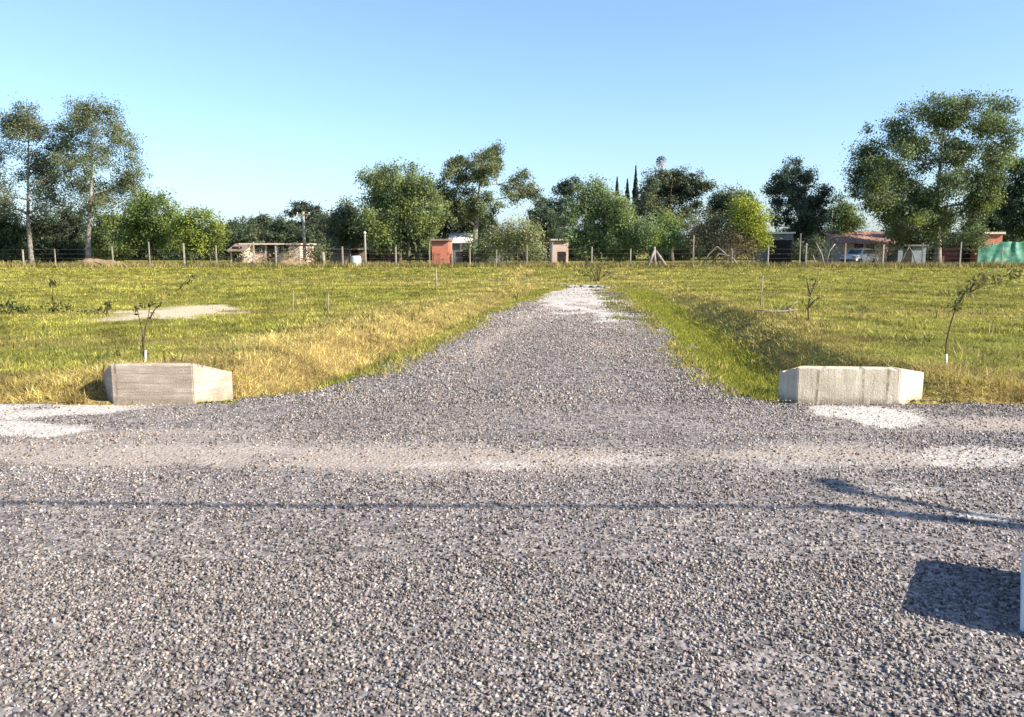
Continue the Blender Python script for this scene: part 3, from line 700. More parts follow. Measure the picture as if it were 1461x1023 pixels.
DK, MD, GR, OL, YG, LG = (.044, .062, .030), (.058, .080, .028), (.072, .105, .024), (.085, .095, .034), (.125, .152, .022), (.100, .138, .044)
SIL = (.085, .105, .055)
HZ = [
 # far dark line of trees behind the houses
 ("broadleaf_tree", "low dark distant tree right of the yellow green thicket, lowest of the far line", 112, 330, [(322, 334, 16, 12), (342, 331, 16, 13), (330, 346, 26, 12)], DK, dict(rtrunk=.25, leaf=.34)),
 ("broadleaf_tree", "dark distant rounded tree above the long pale pink house", 116, 372, [(362, 320, 14, 10), (382, 320, 16, 11), (355, 334, 20, 12), (388, 335, 22, 12), (372, 346, 26, 10)], DK, dict(rtrunk=.25, leaf=.34)),
 ("broadleaf_tree", "dark distant tree between the pink house and the utility pole's flat topped tree", 114, 408, [(402, 322, 12, 9), (416, 326, 13, 10), (408, 340, 22, 12)], DK, dict(rtrunk=.25, leaf=.34)),
 ("umbrella_tree", "small flat topped tree standing above the far tree line behind a utility pole", 104, 433, [(432, 294, 9, 5), (421, 298, 8, 6), (443, 299, 9, 6), (450, 304, 7, 4), (416, 305, 6, 4), (433, 302, 10, 5), (434, 318, 14, 8)], (.034, .046, .028), dict(rtrunk=.22, leaf=.3, fork=318, clump=.2)),
 ("broadleaf_tree", "dark distant tree just right of the tall grey utility pole", 110, 458, [(455, 316, 16, 11), (470, 322, 16, 12), (450, 334, 22, 13), (472, 340, 22, 13)], DK, dict(rtrunk=.25, leaf=.34, mix=(OL, .25))),
 ("broadleaf_tree", "small dark tree with two round heads rising behind the pale bare bush left of centre", 98, 808, [(812, 260, 12, 7), (804, 270, 9, 7), (820, 270, 13, 6), (808, 282, 8, 7), (795, 300, 22, 16), (776, 306, 16, 18), (785, 326, 24, 14)], (.045, .066, .036), dict(rtrunk=.25, leaf=.3, clump=.2)),
 ("broadleaf_tree", "dark broad tree with grey left side beside the slim cypress", 88, 958, [(926, 258, 9, 10), (945, 253, 14, 8), (960, 262, 16, 12), (975, 254, 14, 9), (994, 261, 15, 11), (1007, 268, 8, 6), (922, 282, 14, 18), (950, 283, 22, 18), (982, 282, 16, 15), (928, 305, 18, 14), (968, 308, 24, 14), (990, 300, 12, 10), (945, 325, 25, 16)], (.048, .064, .036), dict(rtrunk=.3, leaf=.28, mix=(OL, .3), clump=.22)),
 ("broadleaf_tree", "dark dome shaped tree behind the bright yellow green tree", 90, 1046, [(1045, 281, 22, 9), (1026, 289, 13, 9), (1066, 288, 14, 10), (1046, 296, 28, 11), (1030, 305, 16, 10), (1050, 318, 26, 14)], DK, dict(rtrunk=.28, leaf=.28, mix=(OL, .15))),
 ("broadleaf_tree", "dark tree behind the right half of the tallest tree, beside the red brick kiosk", 90, 1412, [(1408, 262, 16, 14), (1402, 285, 20, 18), (1425, 285, 18, 18), (1410, 312, 24, 18), (1398, 328, 20, 14), (1428, 328, 18, 14)], (.042, .068, .030), dict(rtrunk=.3, leaf=.3)),
 ("broadleaf_tree", "dark dense tree cut by the right edge of the photo, above the green tarp fence", 84, 1462, [(1446, 246, 14, 12), (1466, 242, 18, 14), (1450, 266, 18, 16), (1482, 262, 22, 22), (1445, 292, 20, 18), (1475, 298, 24, 24), (1452, 318, 20, 16), (1482, 325, 20, 20)], (.03, .056, .026), dict(rtrunk=.3, leaf=.28, mix=(SIL, .12))),
 # undergrowth on the left
 ("evergreen_tree", "dark bushy tree cut by the left edge of the photo, under the first tall tree", 78, 8, [(-12, 318, 24, 18), (14, 316, 22, 15), (0, 340, 26, 18), (22, 342, 18, 16), (2, 362, 24, 12), (-25, 345, 20, 22)], DK, dict(rtrunk=.15, leaf=.27, mix=(LG, .12))),
 ("evergreen_tree", "dark bushy tree between the two tall airy trunks at left", 79, 78, [(62, 318, 18, 13), (85, 313, 20, 12), (105, 320, 16, 14), (70, 340, 22, 17), (96, 343, 20, 18), (80, 362, 26, 13), (60, 364, 14, 12), (106, 364, 12, 11)], (.036, .052, .028), dict(rtrunk=.15, leaf=.27, mix=(OL, .12))),
 ("evergreen_tree", "dark mid green tree right of the second tall airy trunk, behind the earth mound", 77, 152, [(148, 314, 16, 12), (168, 318, 16, 14), (140, 332, 14, 13), (160, 338, 18, 16), (178, 344, 14, 14), (145, 355, 16, 12), (168, 358, 14, 10)], MD, dict(rtrunk=.13, leaf=.26, mix=(YG, .18))),
 # left pair of tall airy trees
 ("poplar_tree", "tall airy thin leaved tree cut by the left edge of the photo, grey trunk", 72, 45, [(32, 170, 17, 14), (58, 166, 14, 13), (12, 188, 16, 15), (38, 195, 20, 17), (62, 192, 14, 14), (0, 222, 20, 18), (28, 226, 18, 16), (55, 224, 16, 16), (-18, 248, 18, 18), (12, 256, 18, 16), (40, 256, 14, 14), (64, 256, 12, 14), (-8, 284, 22, 14), (22, 286, 16, 11), (66, 280, 9, 10), (70, 214, 12, 14), (72, 240, 12, 14), (68, 268, 12, 12), (-14, 218, 16, 16), (46, 284, 14, 10), (4, 300, 14, 8), (60, 300, 12, 8)], (.088, .100, .054), dict(bark='bark_pale', fork=305, rtrunk=.24, dens=74, leaf=.2, clump=.26, fill=.7, grow=1.4, limb_w=.12, mix=(SIL, .25))),
 ("poplar_tree", "tall airy thin leaved tree with pale trunk, second from the left edge", 71, 126, [(105, 160, 16, 12), (130, 156, 16, 12), (152, 160, 16, 12), (170, 174, 14, 14), (94, 180, 15, 14), (122, 184, 20, 15), (150, 188, 18, 15), (182, 200, 13, 14), (98, 208, 18, 15), (130, 214, 20, 16), (162, 218, 18, 16), (188, 226, 11, 13), (108, 238, 18, 14), (142, 244, 20, 14), (174, 248, 16, 14), (94, 260, 13, 11), (125, 266, 18, 12), (160, 272, 16, 12), (184, 268, 10, 12), (150, 292, 12, 8), (92, 284, 10, 9), (84, 222, 12, 14), (84, 250, 12, 12), (192, 250, 12, 13), (194, 276, 9, 11), (128, 292, 14, 9), (108, 296, 12, 8), (172, 292, 11, 8), (84, 196, 11, 12)], (.088, .106, .048), dict(bark='bark_pale', fork=300, rtrunk=.27, dens=76, leaf=.2, clump=.26, fill=.7, grow=1.4, limb_w=.12, mix=(OL, .3))),
 ("broadleaf_tree", "rounded mid green tree between the tall pale trunk and the yellow green thicket", 69, 214, [(205, 284, 12, 9), (222, 286, 14, 11), (192, 300, 16, 12), (214, 306, 20, 15), (238, 302, 14, 12), (182, 320, 14, 14), (205, 328, 20, 15), (232, 325, 18, 15), (252, 318, 12, 13), (192, 344, 16, 11), (222, 346, 20, 10)], GR, dict(rtrunk=.16, fork=352, dens=120, leaf=.24, mix=(YG, .15))),
 ("thicket_tree", "low yellow green multi stemmed tree left of the pale pink house", 67, 286, [(262, 316, 14, 11), (280, 312, 14, 9), (298, 320, 13, 10), (312, 328, 10, 10), (256, 334, 14, 12), (278, 332, 18, 14), (300, 338, 16, 13), (268, 348, 15, 9), (290, 352, 18, 9), (312, 346, 9, 10)], YG, dict(rtrunk=.11, stems=[-1.3, -.6, .1, .9, 1.4], dens=115, leaf=.22, mix=(GR, .3))),
 # centre
 ("eucalyptus_tree", "shorter grey green tree hanging over the low brown house, left of the leafiest central tree", 78, 500, [(500, 294, 12, 9), (488, 306, 14, 11), (508, 310, 16, 13), (478, 318, 12, 12), (495, 328, 20, 14), (515, 330, 14, 14), (482, 340, 16, 10)], (.058, .072, .042), dict(bark='bark_pale', rtrunk=.16, dens=110, leaf=.26, droop=.25, mix=(OL, .3))),
 ("willow_tree", "big drooping many stemmed green tree left of the small red brick house", 73, 588, [(545, 243, 15, 10), (562, 246, 15, 10), (583, 244, 12, 9), (523, 255, 11, 9), (540, 264, 20, 14), (568, 266, 18, 15), (592, 262, 14, 14), (612, 258, 10, 9), (605, 276, 16, 13), (530, 285, 18, 14), (556, 290, 22, 17), (586, 288, 20, 16), (616, 292, 15, 14), (534, 312, 20, 15), (562, 318, 22, 17), (592, 314, 20, 17), (618, 314, 14, 14), (545, 338, 20, 12), (574, 342, 20, 12), (604, 334, 16, 11)], (.098, .128, .046), dict(bark='bark_dark', rtrunk=.3, stems=[-1.1, -.3, .5, 1.2], dens=112, leaf=.25, droop=.45, mix=(YG, .2), var=.34)),
 ("eucalyptus_tree", "tall open limbed eucalyptus with one long bare right arm, tallest tree of the middle", 78, 676, [(710, 209, 8, 8), (700, 220, 11, 9), (682, 221, 13, 9), (664, 229, 14, 10), (644, 236, 11, 10), (706, 236, 11, 11), (686, 241, 18, 12), (662, 248, 16, 11), (640, 252, 9, 9), (692, 256, 14, 8), (744, 246, 8, 8), (736, 258, 7, 6), (724, 264, 8, 7), (756, 266, 10, 8), (763, 277, 9, 8), (744, 277, 12, 7), (730, 284, 8, 6), (642, 284, 16, 15), (666, 272, 11, 8), (668, 292, 18, 11), (690, 294, 16, 11), (655, 308, 18, 11), (684, 312, 20, 10)], (.080, .098, .038), dict(bark='bark_pale', fork=290, rtrunk=.3, dens=115, leaf=.24, clump=.2, droop=.15, mix=(OL, .25))),
 ("broadleaf_tree", "dark green tree behind the red brick house and the white gable", 82, 655, [(640, 302, 18, 13), (628, 318, 12, 12), (660, 318, 16, 11), (682, 328, 20, 14), (668, 322, 12, 10), (700, 338, 14, 14), (690, 350, 18, 12)], (.040, .062, .034), dict(rtrunk=.25, leaf=.28)),
 ("scrub_bush", "wispy yellow green bush with bare pale stems left of the driveway's far end", 66, 735, [(716, 322, 14, 10), (738, 318, 14, 9), (756, 328, 12, 11), (706, 338, 12, 11), (726, 338, 17, 12), (748, 344, 16, 12), (768, 346, 10, 12), (718, 356, 16, 9), (740, 362, 18, 8), (762, 364, 12, 8)], (.135, .150, .055), dict(rtrunk=.07, stems=[-1.2, -.5, .2, .8, 1.5], dens=80, leaf=.2, droop=.2, bark='bark_pale', mix=((.28, .25, .10), .4), cat="bush")),
 ("willow_tree", "broad mid green tree with rounded top behind the end of the driveway", 75, 838, [(846, 266, 11, 7), (858, 272, 12, 8), (834, 276, 11, 8), (822, 290, 14, 11), (846, 290, 18, 12), (866, 292, 14, 12), (812, 308, 13, 13), (834, 312, 18, 15), (860, 314, 16, 15), (818, 332, 16, 13), (842, 336, 18, 13), (866, 338, 15, 12), (830, 352, 20, 9)], (.108, .145, .052), dict(rtrunk=.2, dens=115, leaf=.24, droop=.3, mix=(LG, .3), var=.32)),
 ("willow_tree", "light green leaning tree just left of the slim cypress, right of the driveway's far end", 73, 884, [(876, 279, 10, 8), (886, 286, 12, 10), (894, 300, 14, 12), (878, 302, 13, 13), (902, 316, 13, 12), (886, 322, 16, 14), (908, 334, 12, 12), (890, 342, 17, 12), (872, 342, 12, 12), (884, 356, 18, 9)], (.125, .160, .060), dict(rtrunk=.17, dens=115, leaf=.23, droop=.35, mix=(YG, .25), var=.32)),
 ("willow_tree", "light green round bushy tree behind the pale braced fence post", 71, 938, [(938, 311, 13, 8), (922, 318, 11, 9), (956, 316, 13, 10), (930, 330, 16, 12), (952, 332, 16, 13), (966, 340, 9, 12), (920, 342, 11, 10), (940, 348, 18, 9)], (.130, .180, .07), dict(rtrunk=.13, dens=115, leaf=.22, droop=.25, mix=(YG, .2))),
 ("scrub_bush", "olive tangled bush left of the bright yellow green tree", 70, 1008, [(1004, 318, 14, 10), (1022, 316, 12, 10), (994, 332, 13, 12), (1014, 334, 16, 13), (1034, 334, 12, 12), (988, 350, 12, 11), (1008, 354, 16, 10), (1030, 356, 14, 10)], (.085, .095, .042), dict(rtrunk=.09, stems=[-.7, 0, .8], dens=85, leaf=.21, bark='bark_pale', mix=((.13, .10, .055), .3), cat="bush")),
 ("broadleaf_tree", "bright yellow green tree right of the tangled olive bush", 69, 1074, [(1058, 292, 12, 9), (1072, 298, 14, 11), (1052, 308, 13, 11), (1080, 314, 14, 13), (1064, 322, 15, 13), (1090, 328, 10, 13), (1076, 338, 15, 12), (1088, 348, 10, 11), (1060, 340, 11, 10)], (.165, .195, .018), dict(rtrunk=.13, dens=115, leaf=.22, mix=(GR, .2))),
 ("dry_bush", "brownish half bare bush with arching stems below the bright yellow green tree", 67.5, 1048, [(1040, 344, 14, 11), (1056, 350, 14, 11), (1066, 360, 12, 9), (1036, 360, 14, 9), (1050, 336, 10, 7)], (.085, .068, .036), dict(rtrunk=.08, stems=[-1.1, -.5, .1, .6, 1.2], dens=55, leaf=.18, bark='dead_wood', cat="bush")),
 # right
 ("evergreen_tree", "dark rounded tree with one dark trunk, standing alone left of the tallest tree", 75, 1146, [(1134, 240, 14, 9), (1150, 246, 12, 9), (1118, 250, 12, 10), (1108, 264, 11, 11), (1130, 262, 16, 13), (1154, 264, 14, 13), (1108, 284, 11, 13), (1130, 286, 16, 14), (1156, 286, 15, 14), (1172, 282, 8, 13), (1116, 308, 14, 14), (1142, 310, 16, 14), (1168, 310, 11, 15), (1130, 328, 14, 10), (1154, 328, 15, 10)], (.036, .056, .032), dict(rtrunk=.22, dens=130, leaf=.25, clump=.22, mix=((.075, .095, .05), .3))),
 ("broadleaf_tree", "pale green small tree behind the red tiled house", 80, 1202, [(1194, 298, 12, 9), (1210, 302, 12, 10), (1188, 314, 11, 10), (1206, 318, 14, 11), (1222, 318, 10, 10), (1200, 330, 14, 8)], LG, dict(rtrunk=.12, dens=110, leaf=.24, mix=(GR, .3))),
 ("poplar_tree", "tallest broadest tree at right with an uneven open crown and pale trunk", 71, 1338, [(1322, 148, 9, 7), (1340, 150, 9, 7), (1330, 160, 13, 10), (1360, 150, 9, 7), (1378, 151, 9, 7), (1368, 163, 14, 10), (1304, 166, 13, 9), (1296, 156, 6, 5), (1392, 160, 10, 8), (1418, 158, 8, 7), (1428, 170, 8, 8), (1410, 174, 14, 10), (1252, 180, 7, 5), (1268, 184, 12, 8), (1290, 184, 13, 10), (1318, 180, 17, 12), (1348, 178, 17, 12), (1384, 182, 16, 12), (1426, 188, 9, 8), (1274, 204, 14, 10), (1302, 204, 18, 13), (1334, 204, 18, 13), (1364, 204, 18, 13), (1396, 206, 17, 12), (1424, 210, 11, 10), (1262, 224, 13, 9), (1288, 228, 18, 13), (1320, 230, 18, 13), (1352, 230, 18, 13), (1384, 232, 17, 13), (1412, 234, 14, 10), (1232, 238, 9, 6), (1222, 236, 5, 4), (1248, 246, 14, 9), (1274, 252, 18, 12), (1304, 256, 18, 13), (1336, 258, 18, 14), (1368, 258, 17, 14), (1398, 256, 13, 11), (1236, 262, 12, 8), (1256, 272, 16, 11), (1286, 278, 18, 13), (1316, 284, 18, 13), (1348, 286, 17, 13), (1376, 284, 14, 13), (1206, 280, 9, 4), (1224, 284, 13, 7), (1246, 292, 16, 10), (1272, 300, 17, 11), (1300, 306, 17, 12), (1330, 310, 16, 12), (1360, 312, 15, 13), (1370, 306, 9, 11), (1286, 324, 15, 9), (1312, 330, 16, 9), (1352, 332, 12, 10), (1360, 334, 11, 9), (1362, 346, 10, 7), (1384, 262, 14, 12), (1386, 286, 12, 12), (1342, 302, 17, 13), (1328, 268, 16, 12), (1402, 228, 13, 11), (1252, 206, 13, 11), (1246, 226, 13, 10), (1410, 216, 15, 12), (1420, 250, 12, 11), (1256, 256, 15, 12), (1282, 240, 16, 12), (1262, 288, 15, 11), (1310, 344, 12, 8), (1328, 346, 14, 9), (1306, 292, 16, 12), (1284, 312, 14, 9), (1366, 298, 12, 11)], (.068, .092, .036), dict(bark='bark_pale', fork=300, rtrunk=.33, dens=112, leaf=.25, clump=.30, grow=1.2, fill=1.1, limb_every=2, mix=(YG, .16), var=.36)),
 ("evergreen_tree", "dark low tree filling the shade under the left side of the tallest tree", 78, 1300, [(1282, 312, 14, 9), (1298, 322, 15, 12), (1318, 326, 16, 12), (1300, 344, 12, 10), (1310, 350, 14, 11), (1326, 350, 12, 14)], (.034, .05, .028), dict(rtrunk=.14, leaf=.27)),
]
HZ += [
 ("dry_bush", "thin brown bush half hiding the back of the small white car", 69, 1244, [(1236, 362, 9, 9), (1250, 358, 11, 11), (1262, 364, 10, 8)], (.10, .09, .05), dict(rtrunk=.05, stems=[-.3, .3], dens=40, leaf=.18, bark='dead_wood', cat="bush")),
 ("scrub_bush", "straw and olive low bush before the left half of the pale pink house", 66, 358, [(350, 366, 10, 8), (364, 362, 9, 9), (374, 370, 10, 7)], (.17, .145, .06), dict(rtrunk=.05, stems=[-.3, .3], dens=34, leaf=.2, cat="bush")),
 ("scrub_bush", "olive brown bush before the right end of the pale pink house", 66.5, 410, [(400, 366, 11, 9), (416, 362, 10, 10), (430, 368, 10, 8)], (.16, .135, .055), dict(rtrunk=.05, stems=[-.3, .3], dens=36, leaf=.2, cat="bush")),
 ("scrub_bush", "dark olive bush between the tall grey concrete pole and the low brown house", 68, 450, [(444, 358, 12, 10), (458, 362, 11, 10), (450, 370, 14, 7)], (.085, .095, .04), dict(rtrunk=.06, stems=[-.3, .3], dens=90, leaf=.2, cat="bush")),
 ("scrub_bush", "mid green bush filling the gap right of the white gabled house", 70, 690, [(676, 346, 13, 11), (694, 350, 14, 12), (684, 362, 14, 8), (704, 364, 10, 8)], (.075, .1, .04), dict(rtrunk=.06, stems=[-.3, .3], dens=105, leaf=.21, cat="bush")),
 ("scrub_bush", "grey green bush at the foot of the lone dark rounded tree", 70, 1160, [(1142, 354, 11, 11), (1160, 350, 13, 12), (1176, 358, 11, 10)], (.07, .085, .04), dict(rtrunk=.06, stems=[-.3, .3], dens=85, leaf=.21, cat="bush")),
 ("broadleaf_tree", "mid green tree filling the gap between the drooping tree and the tall eucalyptus", 80, 634, [(630, 268, 10, 9), (634, 288, 14, 14), (626, 308, 14, 14), (640, 312, 12, 14), (632, 328, 14, 8)], (.05, .07, .03), dict(rtrunk=.16, dens=110, leaf=.25)),
 ("broadleaf_tree", "dark tree filling the gap between the wispy bush and the two headed tree", 90, 778, [(772, 306, 14, 12), (786, 316, 14, 12), (768, 326, 14, 12), (790, 334, 12, 10)], (.04, .06, .03), dict(rtrunk=.16, dens=110, leaf=.27)),
]
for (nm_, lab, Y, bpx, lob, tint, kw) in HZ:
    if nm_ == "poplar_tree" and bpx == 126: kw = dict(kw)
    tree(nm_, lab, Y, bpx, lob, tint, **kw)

def cypress(px, ytop, ybot, wpx, Y, label):
    SEED[0] += 1; rg = np.random.default_rng(SEED[0])
    X0 = at(px, 370, Y)[0]; zt = at(px, ytop, Y)[2]; w = wpx * Y / F
    root = thing("cypress_tree", label, "tree", (X0, Y, 0))
    n = int(zt * 260)
    z = 1.0 + (zt - 1.0) * rg.random(n)
    u = (z - 1) / (zt - 1)
    r = w * np.minimum(1.0, (1 - u) * 3.2 + .04) * np.minimum(1, .5 + u * 3) * np.sqrt(rg.random(n)) * (0.85 + .3 * vn(z * 1.7, z * 0))
    a = rg.uniform(0, 2 * math.pi, n)
    p = np.stack([r * np.cos(a), r * np.sin(a), z], 1)
    nrm = unit(np.stack([np.cos(a), np.sin(a), .2 + 0 * a], 1) + rg.normal(size=(n, 3)) * .5)
    ax = unit(np.stack([rg.normal(0, .25, n), rg.normal(0, .25, n), np.ones(n)], 1)); bb = unit(np.cross(nrm, ax))
    L = rg.uniform(.22, .42, n)
    V = leaf_quads(p, ax, bb, L, L * .4)
    C = np.array((.020, .032, .018))[None] * rg.normal(1, .3, n).clip(.4, 1.8)[:, None]
    MB().tube([(0, 0, -.1), (0.03, 0, 1.5), (0, 0, zt * .9)], [.16, .13, .03], 7).build("trunk", M['bark_dark'], root)
    npmesh("crown", V, np.arange(len(V)).reshape(-1, 4), M['leaf'], root, col=np.repeat(C, 4, 0))
cypress(904.5, 237, 330, 4.2, 100, "tallest slim dark cypress rising above the trees right of the driveway")
cypress(878.5, 253, 330, 4.4, 104, "short slim cypress, leftmost of three left of the tallest one")
cypress(893.0, 256, 330, 4.4, 104, "short slim cypress immediately left of the tallest cypress")

# far wood reading as one mass between and behind the trunks
SEED[0] += 1; rg = np.random.default_rng(SEED[0])
lob = []
for k_ in range(260):
    X = -68 + 136 * k_ / 259 + rg.normal(0, .5)
    if abs(X) < 200: lob.append((X, rg.uniform(94, 104), rg.uniform(.7, 2.6), rg.uniform(1.4, 2.2), 1.4, rg.uniform(1.0, 1.8)))
V, C = crown(lob, (.066, .086, .042), 110, .34, rg, 0, .3, .3, (OL, .2))
tag(npmesh("undergrowth", V, np.arange(len(V)).reshape(-1, 4), M['leaf'], col=np.clip(C, .004, .5)), "dark tangled undergrowth reading as one mass behind houses and trunks", "undergrowth", kind='stuff')

# ------------------------------------------------------------------ headwalls
def headwall(label, plan, ztops, thick, mat, zlow=-.55):
    """plan: four points left wing end, front left, front right, right wing end; ztops at these"""
    P = [Vector((*q, 0)) for q in plan]
    root = thing("culvert_headwall", label, "headwall", ((P[1].x + P[2].x) / 2, (P[1].y + P[2].y) / 2, 0), "concrete culvert headwalls at the driveway mouth")
    o0 = root.location
    # thickness runs away from the road
    nrm = []
    for i in range(3):
        d = (P[i + 1] - P[i]).normalized(); nrm.append(Vector((-d.y, d.x, 0)))
    inn = []
    for i in range(4):
        if i == 0: v = nrm[0] * thick
        elif i == 3: v = nrm[2] * thick
        else:
            b = (nrm[i - 1] + nrm[i]).normalized(); v = b * (thick / max(.4, b.dot(nrm[i])))
        inn.append(P[i] + v)
    def seg(name, i, j, groove):
        mb = MB(); n = 22; rc = random.Random(int(P[i].x * 977) + i)
        chip = [(rc.uniform(.008, .03) if rc.random() < .22 else rc.uniform(0, .004)) for _ in range(n + 1)]
        chip[0] = chip[n] = 0.0
        for k in range(n):
            t0, t1 = k / n, (k + 1) / n
            q = lambda A, t: A[i] * (1 - t) + A[j] * t
            zt = lambda t: ztops[i] * (1 - t) + ztops[j] * t
            a, b, c, d = q(P, t0) - o0, q(P, t1) - o0, q(inn, t1) - o0, q(inn, t0) - o0
            mb.add([(a.x, a.y, zlow), (b.x, b.y, zlow), (c.x, c.y, zlow), (d.x, d.y, zlow),
                    (a.x, a.y, zt(t0) - chip[k]), (b.x, b.y, zt(t1) - chip[k + 1]), (c.x, c.y, zt(t1)), (d.x, d.y, zt(t0))],
                   [(0, 1, 5, 4), (4, 5, 6, 7), (2, 3, 7, 6)] + ([(3, 0, 4, 7)] if k == 0 else []) + ([(1, 2, 6, 5)] if k == n - 1 else []))
        o = mb.build(name, mat, root)
        import bmesh
        bm = bmesh.new(); bm.from_mesh(o.data); bmesh.ops.remove_doubles(bm, verts=bm.verts, dist=1e-4)
        bm.to_mesh(o.data); bm.free()
        m = o.modifiers.new("bevel", 'BEVEL'); m.width = .012; m.segments = 2; m.limit_method = 'ANGLE'
        m.angle_limit = math.radians(40)
        return o
    seg("front_wall", 1, 2, True); seg("wing_wall", 0, 1, False); seg("wing_wall", 2, 3, False)
    return root
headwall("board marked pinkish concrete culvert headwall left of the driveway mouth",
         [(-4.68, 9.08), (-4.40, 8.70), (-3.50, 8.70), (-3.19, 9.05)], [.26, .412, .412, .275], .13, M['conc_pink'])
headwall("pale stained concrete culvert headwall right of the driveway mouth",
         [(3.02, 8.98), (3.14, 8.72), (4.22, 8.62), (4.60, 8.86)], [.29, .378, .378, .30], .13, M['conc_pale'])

# white block at the right edge of the road
(ax, ay), far_ = gp(1455, 900), gp(1456, 818)
v0 = (Vector(far_) - Vector((ax, ay))); v1 = Vector((v0.y, -v0.x)).normalized(); v0 = v0 / .72
rb = thing("concrete_block", "white painted concrete block at the right edge, its dark shadow on the gravel", "block", (ax, ay, 0))
def blockmesh():
    mb = MB(); hh = .30
    q = [Vector((0, 0)), v1 * .55, v1 * .55 + v0 * .72, v0 * .72]
    mb.add([(p.x, p.y, -.1) for p in q] + [(p.x, p.y, hh) for p in q], [(3, 2, 1, 0), (4, 5, 6, 7), (0, 1, 5, 4), (1, 2, 6, 5), (2, 3, 7, 6), (3, 0, 4, 7)])
    return mb
blockmesh().build("body", M['white_paint'], rb, bevel=.015)

# ------------------------------------------------------------------ roadside utility pole whose shadow crosses the road
TIP = gp(1195, 724); SL = 4.6 / math.tan(SUN_EL)
px_, py_ = TIP[0] + SL * math.sin(SUN_AZ), TIP[1] + SL * math.cos(SUN_AZ)
up = thing("utility_pole", "weathered roadside pole carrying a cable and a lamp arm right of the road", "utility pole", (px_, py_, 0))
MB().tube([(0, 0, -.4), (0, 0, 2.2), (0, 0, 4.6)], [.12, .095, .07], 10).build("pole", M['wood_post'], up)
lt = gp(1195, 676)
mb = MB(); mb.tube([(0, 0.05, 3.6), (-.02, .22, 4.1), (-.05, .46, 4.42)], .035, 6); mb.build("lamp_arm", M['metal_grey'], up)
mb = MB(); mb.box((-.06, .58, 4.45), (.16, .34, .08), .15, .8); mb.build("lamp_head", M['metal_grey'], up, bevel=.02)
MB().tube([(0, 0, 4.55), (0, 0, 4.66), (0, 0, 4.7)], [.03, .045, .02], 8).build("insulator", M['white_paint'], up)
cb = MB()
k_ = 3.9
c0 = Vector((px_, py_, 4.62))
aimL = gp(-30, 718)
offL = Vector((aimL[0] + (4.35 / math.tan(SUN_EL)) * math.sin(SUN_AZ), aimL[1] + (4.35 / math.tan(SUN_EL)) * math.cos(SUN_AZ), 4.35))
dirL = offL - c0
pts = []
for i in range(15):
    t = i / 14 * 3.0
    pts.append(c0 + dirL * t * 1.0 + Vector((0, 0, 0.10 * (t * t - t) )))
cb.tube(pts, .023, 6)
tag(cb.build("overhead_cable", M['black_cable']), "black overhead cable strung along the road from the pole", "cable")

# ------------------------------------------------------------------ the far fence
YF = 64.5
posts = [(-8, 352), (32, 356), (78, 355), (160, 352), (212, 345), (262, 347), (308, 350), (362, 345), (393, 351), (427, 352), (488, 352), (565, 352), (613, 347), (645, 356), (670, 355),
         (708, 356), (752, 350), (788, 346), (845, 352), (900, 355), (990, 336), (1045, 355), (1097, 350), (1143, 333), (1151, 347), (1207, 347), (1261, 349), (1317, 347), (1372, 345), (1431, 350), (1478, 350)]
fr = thing("wire_fence", "wire fence on uneven pale posts along the far side of the field", "fence", (0, YF, 0))
tops = []
for (p, yt) in posts:
    x, _, z = at(p, yt, YF)
    tops.append((x, z)); zz = float(h_ground(x, YF))
    ln = random.uniform(-.05, .05)
    w = random.uniform(.04, .062)
    mb = MB(); mb.box((x + ln / 2, 0, (z + zz - .3) / 2), (w * 2, w * 2, z - zz + .3), random.uniform(-.2, .2), .85, .012)
    mb.build("post", M['post_concrete'] if random.random() < .6 else M['wood_post'], fr, bevel=.01)
for hgt in (.35, .7, 1.05, 1.4):
    mb = MB(); mb.tube([(x, -.08, hgt + random.uniform(-.03, .03)) for x, z in tops], .0035, 4); mb.build("wire", M['wire'], fr)

# braced corner post, leaning poles
def stickset(name, label, cat, Y, lines, mat, parts="pole", r=.05, group=None):
    b = at(lines[0][0][0], 375, Y)[0]
    rt = thing(name, label, cat, (b, Y, 0), group)
    for ln in lines:
        dy = random.uniform(-.1, .1)
        pts = []
        for (px, py) in ln:
            x, y, z = at(px, py, Y); pts.append((x - b, dy, z))
        pts[0] = (pts[0][0], pts[0][1], min(pts[0][2], float(h_ground(pts[0][0] + b, Y))) - .05)
        rr = [r * (1 - .35 * i / (len(pts) - 1)) for i in range(len(pts))]
        MB().tube(pts, rr, 7).build(parts, mat, rt)
    return rt
stickset("braced_post", "pale fence strainer post propped by two slanting braces right of the driveway's end", "fence post", 63.8,
         [[(935, 383), (934, 366), (934, 352)], [(922, 382), (929, 368), (934, 357)], [(952, 382), (944, 370), (936, 358)]], M['bark_pale'], "strut", .14)
stickset("stump", "short whitish leaning stump standing in the far fence line left of the barrel", "stump", 63.5,
         [[(463, 387), (462, 374), (461, 360)]], M['bark_pale'], "trunk", .17)
def pole_far(px, yt, Y, r, label, mat, tip=None):
    x, _, z = at(px, yt, Y)
    rt = thing("utility_pole", label, "utility pole", (x, Y, 0))
    MB().tube([(0, 0, -.3), (0, 0, z * .5), (0, 0, z)], [r, r * .85, r * .7], 9).build("pole", M[mat], rt)
    if tip == 'arm':
        MB().box((0, 0, z - .25), (1.3, .1, .1)).build("crossarm", M['wood_post'], rt)
        for s in (-.55, 0.0, .55): MB().tube([(s, 0, z - .2), (s, 0, z - .05)], .04, 6).build("insulator", M['white_paint'], rt)
    if tip == 'white':
        MB().tube([(0, 0, z), (0, 0, z + .12), (0, 0, z + .2)], [r * .9, r * 1.2, r * .5], 8).build("cap", M['white_paint'], rt)
pole_far(432.5, 302, 76, .17, "tall grey concrete pole in front of the far flat topped tree", 'post_concrete', 'arm')
